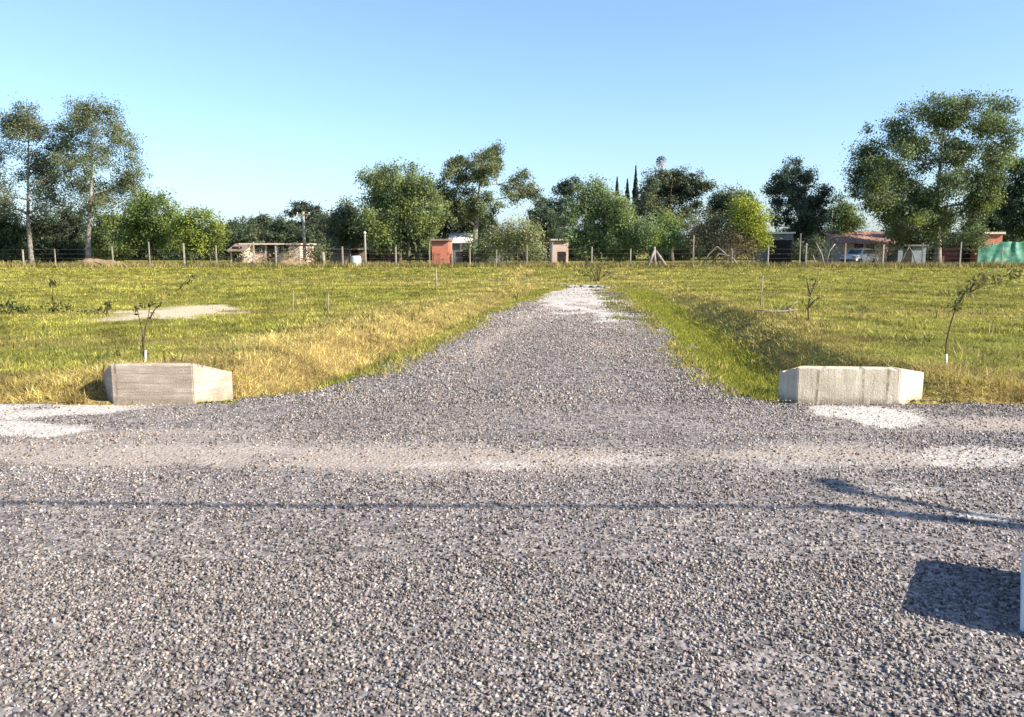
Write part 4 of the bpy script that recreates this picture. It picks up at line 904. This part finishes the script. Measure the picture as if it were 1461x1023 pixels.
pole_far(520.5, 334, 66, .10, "slim pole with a white cap between the low brown house and the drooping tree", 'post_concrete', 'white')
pole_far(1188, 300, 79, .06, "thin pale pole rising behind the left end of the red tiled house", 'post_concrete')

# wind pump far behind
def windpump():
    Y = 112
    x, _, z = at(943, 231, Y)
    rt = thing("wind_pump", "small far wind pump on a lattice mast above the dark tree", "wind pump", (x, Y, 0))
    mb = MB()
    for k in range(3):
        a = 2 * math.pi * k / 3 + .3
        mb.tube([(1.4 * math.cos(a), 1.4 * math.sin(a), -.2), (.22 * math.cos(a), .22 * math.sin(a), z - .2)], .07, 5)
    for j in range(9):
        f = j / 9; r = 1.4 + (.22 - 1.4) * f; zz = (z - .2) * f
        P = [(r * math.cos(2 * math.pi * k / 3 + .3), r * math.sin(2 * math.pi * k / 3 + .3), zz) for k in range(3)]
        for k in range(3): mb.tube([P[k], P[(k + 1) % 3]], .035, 4)
    mb.build("mast", M['rotor'], rt)
    mb = MB()
    for k in range(12):
        a = 2 * math.pi * k / 12; c, s = math.cos(a), math.sin(a)
        q = [(.18, -.05), (.75, -.15), (.75, .15), (.18, .05)]
        vs = [(c * u - s * v, -.35 + (.09 if v > 0 else -.03), z + s * u + c * v) for u, v in q]
        mb.add(vs + [(p[0], p[1] + .015, p[2]) for p in vs], [(0, 1, 2, 3), (7, 6, 5, 4), (0, 4, 5, 1), (1, 5, 6, 2), (2, 6, 7, 3), (3, 7, 4, 0)])
    mb.tube([(0, -.45, z), (0, .3, z)], .1, 8)
    mb.build("rotor", M['rotor'], rt)
    mb = MB(); mb.tube([(0, .25, z), (.75, 1.1, z)], .04, 5); mb.box((.95, 1.3, z), (.7, .03, .5), .85); mb.build("tail_vane", M['rotor'], rt)
    MB().box((0, 0, z - 1.2), (.9, .9, .08)).build("platform", M['rotor'], rt)
windpump()

# ------------------------------------------------------------------ houses
def house(name, label, px0, px1, ytop, Y, wall, depth=5.0, roof='slab', roofmat='roof_slab', wins=(), doors=(), cat="house", over=.25, zroof=.16, chimney=None, ywall=None):
    x0, _, zt = at(px0, ytop, Y); x1 = at(px1, ytop, Y)[0]
    cx = (x0 + x1) / 2; w = x1 - x0
    rt = thing(name, label, cat, (cx, Y, 0))
    zw = zt - zroof if roof != 'none' else zt
    if roof == 'pitch': zw = at(px0, ywall, Y)[2]
    mb = MB(); mb.bx(-w / 2, w / 2, 0, depth, -.3, zw)
    mb.build("wall", M[wall], rt, bevel=.015)
    if roof == 'slab':
        mb = MB(); mb.bx(-w / 2 - over, w / 2 + over, -over - .15, depth + over, zw + .002, zt); mb.build("roof", M[roofmat], rt, bevel=.01)
    elif roof == 'pitch':
        mb = MB(); e = over; t = .1
        A = [(-w / 2 - e, -e - .3, zw - .12), (w / 2 + e, -e - .3, zw - .12), (w / 2 + e, depth * .55, zt), (-w / 2 - e, depth * .55, zt), (w / 2 + e, depth + e, zw - .1), (-w / 2 - e, depth + e, zw - .1)]
        B = [(a, b, c + t) for a, b, c in A]
        mb.add(A + B, [(3, 2, 1, 0), (5, 4, 2, 3), (6, 7, 8, 9), (9, 8, 10, 11), (0, 1, 7, 6), (4, 5, 11, 10), (1, 2, 8, 7), (2, 4, 10, 8), (3, 0, 6, 9), (5, 3, 9, 11)])
        mb.build("roof", M[roofmat], rt)
        for s in (-1, 1):
            mb = MB(); xx = s * (w / 2 - .06)
            mb.add([(xx - .06, 0.02, zw), (xx + .06, 0.02, zw), (xx - .06, depth, zw), (xx + .06, depth, zw), (xx - .06, depth * .55, zt - .02), (xx + .06, depth * .55, zt - .02)],
                   [(0, 1, 3, 2), (0, 4, 5, 1), (2, 3, 5, 4), (0, 2, 4), (1, 5, 3)])
            mb.build("gable", M[wall], rt)
    for (u, zc, ww, hh) in wins:
        xc = -w / 2 + u * w
        mb = MB()
        mb.bx(xc - ww / 2 - .06, xc - ww / 2, -.04, .06, zc - hh / 2 - .06, zc + hh / 2 + .06); mb.bx(xc + ww / 2, xc + ww / 2 + .06, -.04, .06, zc - hh / 2 - .06, zc + hh / 2 + .06)
        mb.bx(xc - ww / 2, xc + ww / 2, -.037, .06, zc + hh / 2, zc + hh / 2 + .06); mb.bx(xc - ww / 2, xc + ww / 2, -.06, .06, zc - hh / 2 - .06, zc - hh / 2)
        mb.bx(xc - .02, xc + .02, -.034, .0, zc - hh / 2, zc + hh / 2)
        wo_ = mb.build("window", M['wood_post'], rt)
        mb = MB(); mb.bx(xc - ww / 2, xc + ww / 2, -.012, .01, zc - hh / 2, zc + hh / 2); mb.build("pane", M['glass'], wo_)
    for (u, ww, hh, mt) in doors:
        xc = -w / 2 + u * w
        mb = MB(); mb.bx(xc - ww / 2, xc + ww / 2, -.03, .02, -.02, hh)
        d_ = mb.build("door", M[mt], rt)
        mb = MB(); mb.tube([(xc + ww * .35, -.03, 1.0), (xc + ww * .35, -.09, 1.0)], .025, 6); mb.build("handle", M['wire'], d_)
    return rt
h1 = house("house", "long low pale pink plastered house behind the fence at left", 346, 427, 347, 82, 'plaster_pink', 6, 'slab', 'plaster_cream',
           [(.30, 1.35, 1.0, .8), (.72, 1.35, 1.0, .8)], [(.5, .85, 2.0, 'painted_dark')])
house("shed", "small dark shed with a cream gable left of the pale pink house", 328, 348, 349, 80, 'plaster_cream', 4, 'pitch', 'plaster_brown', [], [(.5, 1.0, 1.6, 'painted_dark')], "shed", .2, ywall=357)
house("house", "low brown house with a flat pale roof slab left of the white capped pole", 470, 519, 354, 79, 'plaster_brown', 5, 'slab', 'roof_slab', [(.3, 1.2, .9, .7)], [(.7, .9, 1.9, 'painted_dark')])
house("shed", "dark maroon low shed behind the stems of the drooping tree", 527, 560, 356, 80, 'maroon', 4, 'slab', 'metal_grey', [], [(.35, .9, 1.8, 'painted_dark')], "shed", .1)
h3 = house("brick_house", "small bare red brick house under the trees in the middle of the view", 616, 640, 341, 69, 'brick_orange', 4, 'slab', 'plaster_brown', [], [(.3, .6, 1.1, 'brick')], "house", .12)
house("house", "white gabled house showing beside the red brick one", 641, 672, 333, 77, 'plaster_white', 5, 'pitch', 'plaster_white', [(.75, 1.7, .6, .6)], [(.3, .8, 1.9, 'metal_grey')], "house", .15, ywall=345)
house("shed", "long dark grey sheet metal shed right of the white gabled house", 650, 718, 358, 71, 'metal_grey', 3, 'slab', 'metal_grey', [], [(.25, .9, 1.35, 'painted_dark')], "shed", .08, .08)
house("house", "narrow pink house with dark doorway seen through the wispy bush", 787, 811, 341, 80, 'plaster_pink', 4, 'slab', 'plaster_cream', [], [(.62, .8, 1.1, 'painted_dark')], "house", .1)  # doorway is a flat panel with its inner shade painted on
h6 = house("house", "pink house with a worn red tiled roof left of the tallest tree", 1203, 1268, 331, 77, 'plaster_pink', 6, 'pitch', 'tile', [(.62, 1.45, .75, .7)], [(.36, .85, 2.0, 'maroon')], "house", .75, ywall=346)
house("lean_to", "open grey lean to with a pale roof edge right of the bright yellow green tree", 1098, 1132, 331, 74, 'metal_grey', 4, 'slab', 'white_paint', [], [(.45, 2.2, 2.2, 'painted_dark')], "shed", .12)  # open front is a near-black panel painting the shade inside
house("brick_kiosk", "orange red brick kiosk with a pale concrete frame above the green tarp fence", 1396, 1431, 331, 76, 'brick_orange', 3.5, 'slab', 'plaster_cream', [], [(.75, .7, 1.0, 'brick')], "kiosk", .12, .2)
house("shed", "low dark red brown shed left of the brick kiosk, behind the fence", 1346, 1395, 347, 77, 'maroon', 3.5, 'slab', 'plaster_brown', [], [(.65, .8, 1.7, 'painted_dark')], "shed", .12)
house("shed", "blue grey sheet shed in the shade left of the tallest tree's trunk", 1282, 1322, 349, 76, 'metal_blue', 3.5, 'slab', 'metal_grey', [], [(.35, .8, 1.6, 'painted_dark')], "shed", .1)

# green tarp fence: wavy cloth on posts
x0, _, _ = at(1397, 350, 73); x1 = at(1482, 350, 73)[0]
tf = thing("tarp_fence", "green tarpaulin fence at the right edge of the photo", "fence", (x0, 73, 0))
nx, nz = 60, 8
u = np.linspace(0, 1, nx); top = 1.75 + .16 * vn(u * 9, u * 0 + 2) + .35 * (u > .30) * 1.0 * sst(u, .3, .4) * .6
U, Vv = np.meshgrid(u, np.linspace(0, 1, nz))
Xg = U * (x1 - x0); Yg = .10 * np.sin(U * 23 + 6 * vn(U * 6, Vv)) * (.4 + .6 * vn(U * 12, Vv * 2)); Zg = Vv * top[None]
i = np.arange(nx * nz).reshape(nz, nx)
npmesh("tarp", np.stack([Xg.ravel(), Yg.ravel(), Zg.ravel()], 1), np.stack([i[:-1, :-1], i[:-1, 1:], i[1:, 1:], i[1:, :-1]], -1).reshape(-1, 4), M['tarp'], tf, smooth=True)
for k_ in range(5):
    xx = (x1 - x0) * k_ / 4
    MB().tube([(xx, .16, -.3), (xx, .16, 2.1)], .045, 6).build("post", M['wood_post'], tf)

# white car in front of the tiled house
def car(px, Y, label, rz):
    x = at(px, 370, Y)[0]
    rt = thing("parked_car", label, "car", (x, Y, 0), rz=rz)
    prof = [(-1.95, .35), (-1.97, .62), (-1.85, .80), (-1.1, .93), (-.55, 1.36), (.2, 1.44), (1.0, 1.40), (1.62, 1.0), (1.9, .92), (1.95, .55), (1.9, .33)]
    mb = MB(); n = len(prof)
    rows = []
    for (yy, inset) in ((-.80, 1), (-.76, 0), (.76, 0), (.80, 1)):
        rows.append([(px_, yy * (1 if z < .95 else .84), z) for px_, z in prof] if not inset else [(px_ * .97, yy * (1 if z < .95 else .82), .42 + (z - .42) * .97) for px_, z in prof])
    order = [rows[0], rows[1], rows[2], rows[3]]
    order = [[(p[0] * .97, -.80 * (1 if p[2] < .95 else .80), p[2] * .98) for p in rows[1]], rows[1], rows[2], [(p[0] * .97, .80 * (1 if p[2] < .95 else .80), p[2] * .98) for p in rows[1]]]
    vs = [p for r in order for p in r]; fs = []
    for r in range(3):
        for k in range(n): fs.append((r * n + k, r * n + (k + 1) % n, (r + 1) * n + (k + 1) % n, (r + 1) * n + k))
    fs.append(tuple(range(n))[::-1]); fs.append(tuple(3 * n + k for k in range(n)))
    mb.add(vs, fs); mb.build("body", M['car_white'], rt, bevel=.03)
    mb = MB(); mb.add([(-1.06, -.58, .97), (-1.06, .58, .97), (-.58, .55, 1.34), (-.58, -.55, 1.34)], [(0, 1, 2, 3)]); 
    vs = [(-1.09, -.6, .955), (-1.09, .6, .955), (-.58, .56, 1.365), (-.58, -.56, 1.365)]
    mb = MB(); mb.add(vs + [(a + .05, b, c - .04) for a, b, c in vs], [(3, 2, 1, 0), (4, 5, 6, 7), (0, 1, 5, 4), (1, 2, 6, 5), (2, 3, 7, 6), (3, 0, 4, 7)]); mb.build("windscreen", M['glass'], rt)
    for s in (-1, 1):
        yy = s * .70
        vs = [(-.95, yy * 1.16, .96), (1.35, yy * 1.16, .98), (.95, yy * .955, 1.34), (-.5, yy * .955, 1.32)]
        mb = MB(); mb.add(vs + [(a, b - s * .06, c) for a, b, c in vs], [(0, 1, 2, 3), (7, 6, 5, 4), (0, 4, 5, 1), (1, 5, 6, 2), (2, 6, 7, 3), (3, 7, 4, 0)]); mb.build("side_window", M['glass'], rt)
        mb = MB(); mb.box((-1.9, s * .55, .68), (.12, .3, .14)); mb.build("headlight", M['glass'], rt, bevel=.02)
        for xx in (-1.25, 1.2):
            mb = MB(); mb.tube([(xx, s * .64, .30), (xx, s * .84, .30)], .30, 18, True, False); wh = mb.build("wheel", M['rubber'], rt)
            mb = MB(); mb.tube([(xx, s * .80, .30), (xx, s * .855, .30)], .18, 12, True, False); mb.build("rim", M['rotor'], wh)
    mb = MB(); mb.box((-1.95, 0, .42), (.1, 1.5, .16)); mb.build("bumper", M['rubber'], rt, bevel=.02)
car(1226, 73.0, "small white car parked before the pink house with the red tiled roof", math.radians(38))

# barrel by the fence
bx_, _, _ = at(508, 380, 65.6)
br = thing("water_drum", "pale green plastic water drum by the fence below the slim capped pole", "drum", (bx_, 65.6, 0))
MB().tube([(0, 0, -.05), (0, 0, .05), (0, 0, .3), (0, 0, .33), (0, 0, .36), (0, 0, .7), (0, 0, .82), (0, 0, .88)], [.38, .41, .42, .45, .42, .42, .38, .30], 20).build("body", M['pale_green'], br)
MB().tube([(0, 0, .882), (0, 0, .95)], [.27, .26], 16).build("lid", M['painted_dark'], br)

# earth mound at left
def mound(px, Y, rx, ry, hz, label, name="earth_mound", mat='soil'):
    x = at(px, 375, Y)[0]
    n, m_ = 40, 12
    V = []; 
    for j in range(m_ + 1):
        r = 1 - j / m_
        for k in range(n):
            a = 2 * math.pi * k / n
            X, Yy = rx * r * math.cos(a), ry * r * math.sin(a)
            V.append((X, Yy, (hz * (1 - r * r) ** 1.2) * (0.6 + .8 * float(fbm(X * 1.1 + 4, Yy * 1.1, 3))) - .06))
    Fq = [(j * n + k, j * n + (k + 1) % n, (j + 1) * n + (k + 1) % n, (j + 1) * n + k) for j in range(m_) for k in range(n)]
    o = npmesh(name, V, Fq, M[mat], smooth=True)
    o.location = (x, Y, float(h_ground(x, Y)))
    return tag(o, label, "mound")
mound(143, 66, 2.7, 1.4, .75, "low brown earth mound at the foot of the second tall tree")
mound(418, 66.5, 1.9, 1.2, .8, "straw coloured heap of cut weeds before the pale pink house", "weed_heap")

# stones across the end of the driveway
kx = [(800, 408), (811, 411), (822, 412), (833, 411), (845, 412), (856, 411), (866, 412), (876, 410), (818, 405), (852, 405)]
rockp = None
for (a, b) in kx:
    x, y = gp(a, b)
    if rockp is None:
        V = np.array([(-1, -1, -1), (1, -1, -1), (1, 1, -1), (-1, 1, -1), (-.7, -.7, .8), (.8, -.6, .6), (.6, .8, .7), (-.6, .5, 1.0)], float) * np.array([.17, .12, .1])
        rockp = npmesh("rock", V, np.array([(3, 2, 1, 0), (4, 5, 6, 7), (0, 1, 5, 4), (1, 2, 6, 5), (2, 3, 7, 6), (3, 0, 4, 7)]), M['clod'])
        m = rockp.modifiers.new("sub", 'SUBSURF'); m.subdivision_type = 'SIMPLE'; m.levels = m.render_levels = 1
        o = rockp
    else:
        o = rockp.copy(); COL.objects.link(o)
    o.location = (x, y, max(float(z_gravel(x, y)), float(h_ground(x, y))) + .05)
    o.rotation_euler = (0, 0, random.uniform(0, 6.28)); s_ = random.uniform(.35, .8); o.scale = (s_ * 1.3, s_, s_ * .7)
    tag(o, "dark rock in the row lying across the far end of the gravel driveway", "rock", "rocks across the far end of the driveway")

# ------------------------------------------------------------------ young trees, stakes, weeds and dead wood in the field
def sapling(name, label, base, stems, leaves, r=.012, leaf=.10, tint=(.05, .06, .02), nleaf=26, cat="sapling", spread=(10, 5), bark='twig', pale=None):
    x0, y0 = gp(*base); zb = float(h_ground(x0, y0))
    x0, y0 = gp(base[0], base[1], zb)
    SEED[0] += 1; rg = np.random.default_rng(SEED[0])
    rt = thing(name, label, cat, (x0, y0, zb))
    mb = MB()
    for st in stems:
        pts = []
        for i_, (a, b) in enumerate(st):
            X, Yy, Z = at(a, b, y0); pts.append((X - x0, rg.normal(0, .02) * i_, Z - zb - (.05 if i_ == 0 else 0)))
        mb.tube(pts, [r * (1 - .6 * i_ / max(1, len(pts) - 1)) for i_ in range(len(pts))], 6)
    mb.build("stem", M[bark], rt)
    if pale:
        pts = [tuple(np.array(at(a, b, y0)) - np.array((x0, y0, zb))) for a, b in pale]
        MB().tube(pts, r * 1.25, 6).build("guard", M['white_paint'], rt)
    Vs, Cs = [], []
    k = y0 / F
    for (a, b, sx, sy) in leaves:
        X, Yy, Z = at(a, b, y0)
        p = np.array([X - x0, 0, Z - zb]) + rg.normal(size=(nleaf, 3)) * np.array([sx * k, sx * k, sy * k]) * .5
        nr = unit(rg.normal(size=(nleaf, 3))); ax = unit(np.cross(nr, rg.normal(size=(nleaf, 3))) + np.array([0, 0, -.5])); bb = unit(np.cross(nr, ax))
        L = leaf * rg.uniform(.6, 1.3, nleaf)
        Vs.append(leaf_quads(p, ax, bb, L, L * .38)); Cs.append(np.repeat(np.array(tint)[None] * rg.normal(1, .25, nleaf).clip(.4, 1.7)[:, None], 4, 0))
    if Vs:
        V = np.concatenate(Vs); npmesh("foliage", V, np.arange(len(V)).reshape(-1, 4), M['leaf'], rt, col=np.clip(np.concatenate(Cs), .004, .5))
    return rt
sapling("sapling", "leaning young tree with bent leafy tip behind the right headwall", (1350, 528),
        [[(1350, 528), (1350, 490), (1351, 462), (1362, 436), (1376, 416), (1394, 402), (1416, 393)], [(1376, 416), (1400, 408), (1432, 402)], [(1384, 409), (1396, 392), (1420, 386)], [(1362, 436), (1374, 424), (1386, 422)]],
        [(1390, 404, 24, 11), (1410, 394, 28, 10), (1430, 398, 26, 12), (1376, 418, 16, 9), (1446, 390, 16, 8), (1366, 436, 8, 10)], .011, .085, (.20, .19, .05), 40, pale=[(1350, 529), (1350, 505)])
sapling("sapling", "slim bare young tree in the field right of the dead branches", (1154, 459),
        [[(1154, 459), (1153, 440), (1156, 420), (1162, 402), (1170, 386)], [(1153, 436), (1162, 428), (1176, 424)], [(1156, 420), (1152, 406), (1150, 396)]],
        [(1163, 402, 5, 10), (1156, 424, 7, 6), (1172, 426, 6, 4)], .019, .09, (.06, .055, .025), 9)
sapling("sapling", "spindly young tree with a few dark leaves behind the left headwall", (204, 519),
        [[(204, 519), (204, 490), (208, 466), (213, 450), (217, 432)], [(204, 490), (202, 470), (199, 452), (195, 433)], [(213, 450), (220, 442), (226, 433)]],
        [(195, 439, 5, 9), (215, 434, 6, 6), (218, 446, 6, 4), (226, 434, 6, 4), (202, 436, 5, 4)], .012, .075, (.045, .05, .02), 8, pale=[(207, 520), (208, 500)])
sapling("sapling", "tiny leaning leafy sapling in the grass beyond the bare earth patch", (254, 414),
        [[(254, 414), (262, 404), (272, 394)]], [(264, 402, 10, 7), (272, 394, 9, 5)], .03, .13, (.07, .08, .025), 22)
sapling("weed", "tall single weed with a dark seed head at far left of the field", (77, 446),
        [[(77, 446), (76, 424), (76, 404)], [(77, 440), (70, 432)], [(77, 440), (86, 430)]], [(76, 404, 4, 5), (72, 436, 16, 9), (88, 440, 14, 8)], .02, .12, (.05, .065, .02), 26, "weed")
sapling("weed", "dark leafy weed clump cut by the left edge of the photo", (12, 448),
        [[(12, 448), (10, 436)], [(12, 446), (20, 434)], [(12, 446), (2, 434)]], [(4, 438, 14, 9), (18, 438, 14, 9), (34, 441, 12, 6)], .02, .13, (.055, .07, .02), 34, "weed")
sapling("weed", "dark weed growing at the left end of the bare earth patch", (152, 449),
        [[(152, 449), (154, 436), (156, 428)], [(152, 446), (140, 440)]], [(140, 443, 16, 6), (155, 436, 5, 8), (125, 446, 14, 5)], .02, .12, (.05, .065, .02), 26, "weed")
sapling("weed", "wispy green weed growing beside the rocks at the driveway's far end", (852, 402),
        [[(852, 402), (842, 380), (834, 362)], [(852, 402), (858, 380), (866, 366)], [(852, 402), (852, 378)], [(852, 400), (872, 384)], [(852, 400), (830, 386)]],
        [(846, 382, 22, 16), (862, 378, 20, 16), (838, 366, 14, 12), (868, 390, 18, 10), (832, 390, 18, 10)], .03, .16, (.13, .135, .045), 60, "weed")
def stake(px, y0, y1, label, r=.02, mat='wood_post'):
    x, y = gp(px, y1); zt = at(px, y0, y)[2]; zb = float(h_ground(x, y))
    mb = MB(); mb.tube([(0, 0, -.1), (.01, 0, (zt - zb) * .5), (.03, 0, zt - zb)], [r, r, r * .8], 6)
    o = mb.build("stake", M[mat], None); o.location = (x, y, zb)
    tag(o, label, "stake")
stake(1085, 394, 438, "pale thin stake in the field left of the dead branches", .018, 'post_concrete')
stake(622, 384, 412, "pale thin stake standing in the grass below the red brick house", .03, 'post_concrete')
stake(468, 420, 446, "thin grey stake in the grass left of the driveway", .016)
stake(418, 418, 452, "thin stake at the edge of the straw coloured bank, leftmost of two", .014)
# dead branches on the right bank
def deadwood():
    x0, y0 = gp(1104, 452); zb = float(h_ground(x0, y0))
    rt = thing("dead_branch", "pile of dead grey branches lying on the right ditch bank", "branches", (x0, y0, zb))
    k = y0 / F
    for ln, r in (([(1078, 459), (1098, 452), (1118, 444), (1136, 441)], .045), ([(1112, 446), (1126, 440), (1138, 449)], .03), ([(1084, 452), (1106, 450), (1130, 452)], .025), ([(1120, 443), (1128, 434), (1140, 430)], .016)):
        pts = []
        for (a, b) in ln:
            X, Yy, Z = at(a, b, y0); hz = float(h_ground(X, y0)); pts.append((X - x0, random.uniform(-.15, .15), max(Z, hz + .02) - zb))
        MB().tube(pts, [r, r * .9, r * .7, r * .4][:len(pts)], 6).build("branch", M['dead_wood'], rt)
deadwood()
# bare arching stems at the fence right of the braced post
stickset("bare_branches", "pale arching bare branches lying against the fence below the olive bush", "branches", 64.9,
         [[(1000, 380), (1012, 362), (1024, 352), (1040, 366)], [(1010, 380), (1026, 362), (1044, 366), (1054, 380)], [(1043, 378), (1044, 362), (1043, 354)], [(1022, 378), (1030, 370), (1036, 378)]], M['bark_pale'], "branch", .07)
stickset("bare_branches", "pale leaning bare branches at the fence left of the tiled house", "branches", 65.6,
         [[(1177, 378), (1172, 362), (1164, 346)], [(1178, 378), (1184, 358), (1192, 348)], [(1166, 378), (1160, 364)]], M['bark_pale'], "branch", .07)
stickset("bare_branches", "grey slanting poles leaning in the shade left of the tallest tree's trunk", "branches", 66.5,
         [[(1284, 376), (1292, 362), (1298, 352)], [(1308, 376), (1302, 362), (1297, 352)]], M['dead_wood'], "branch", .06)
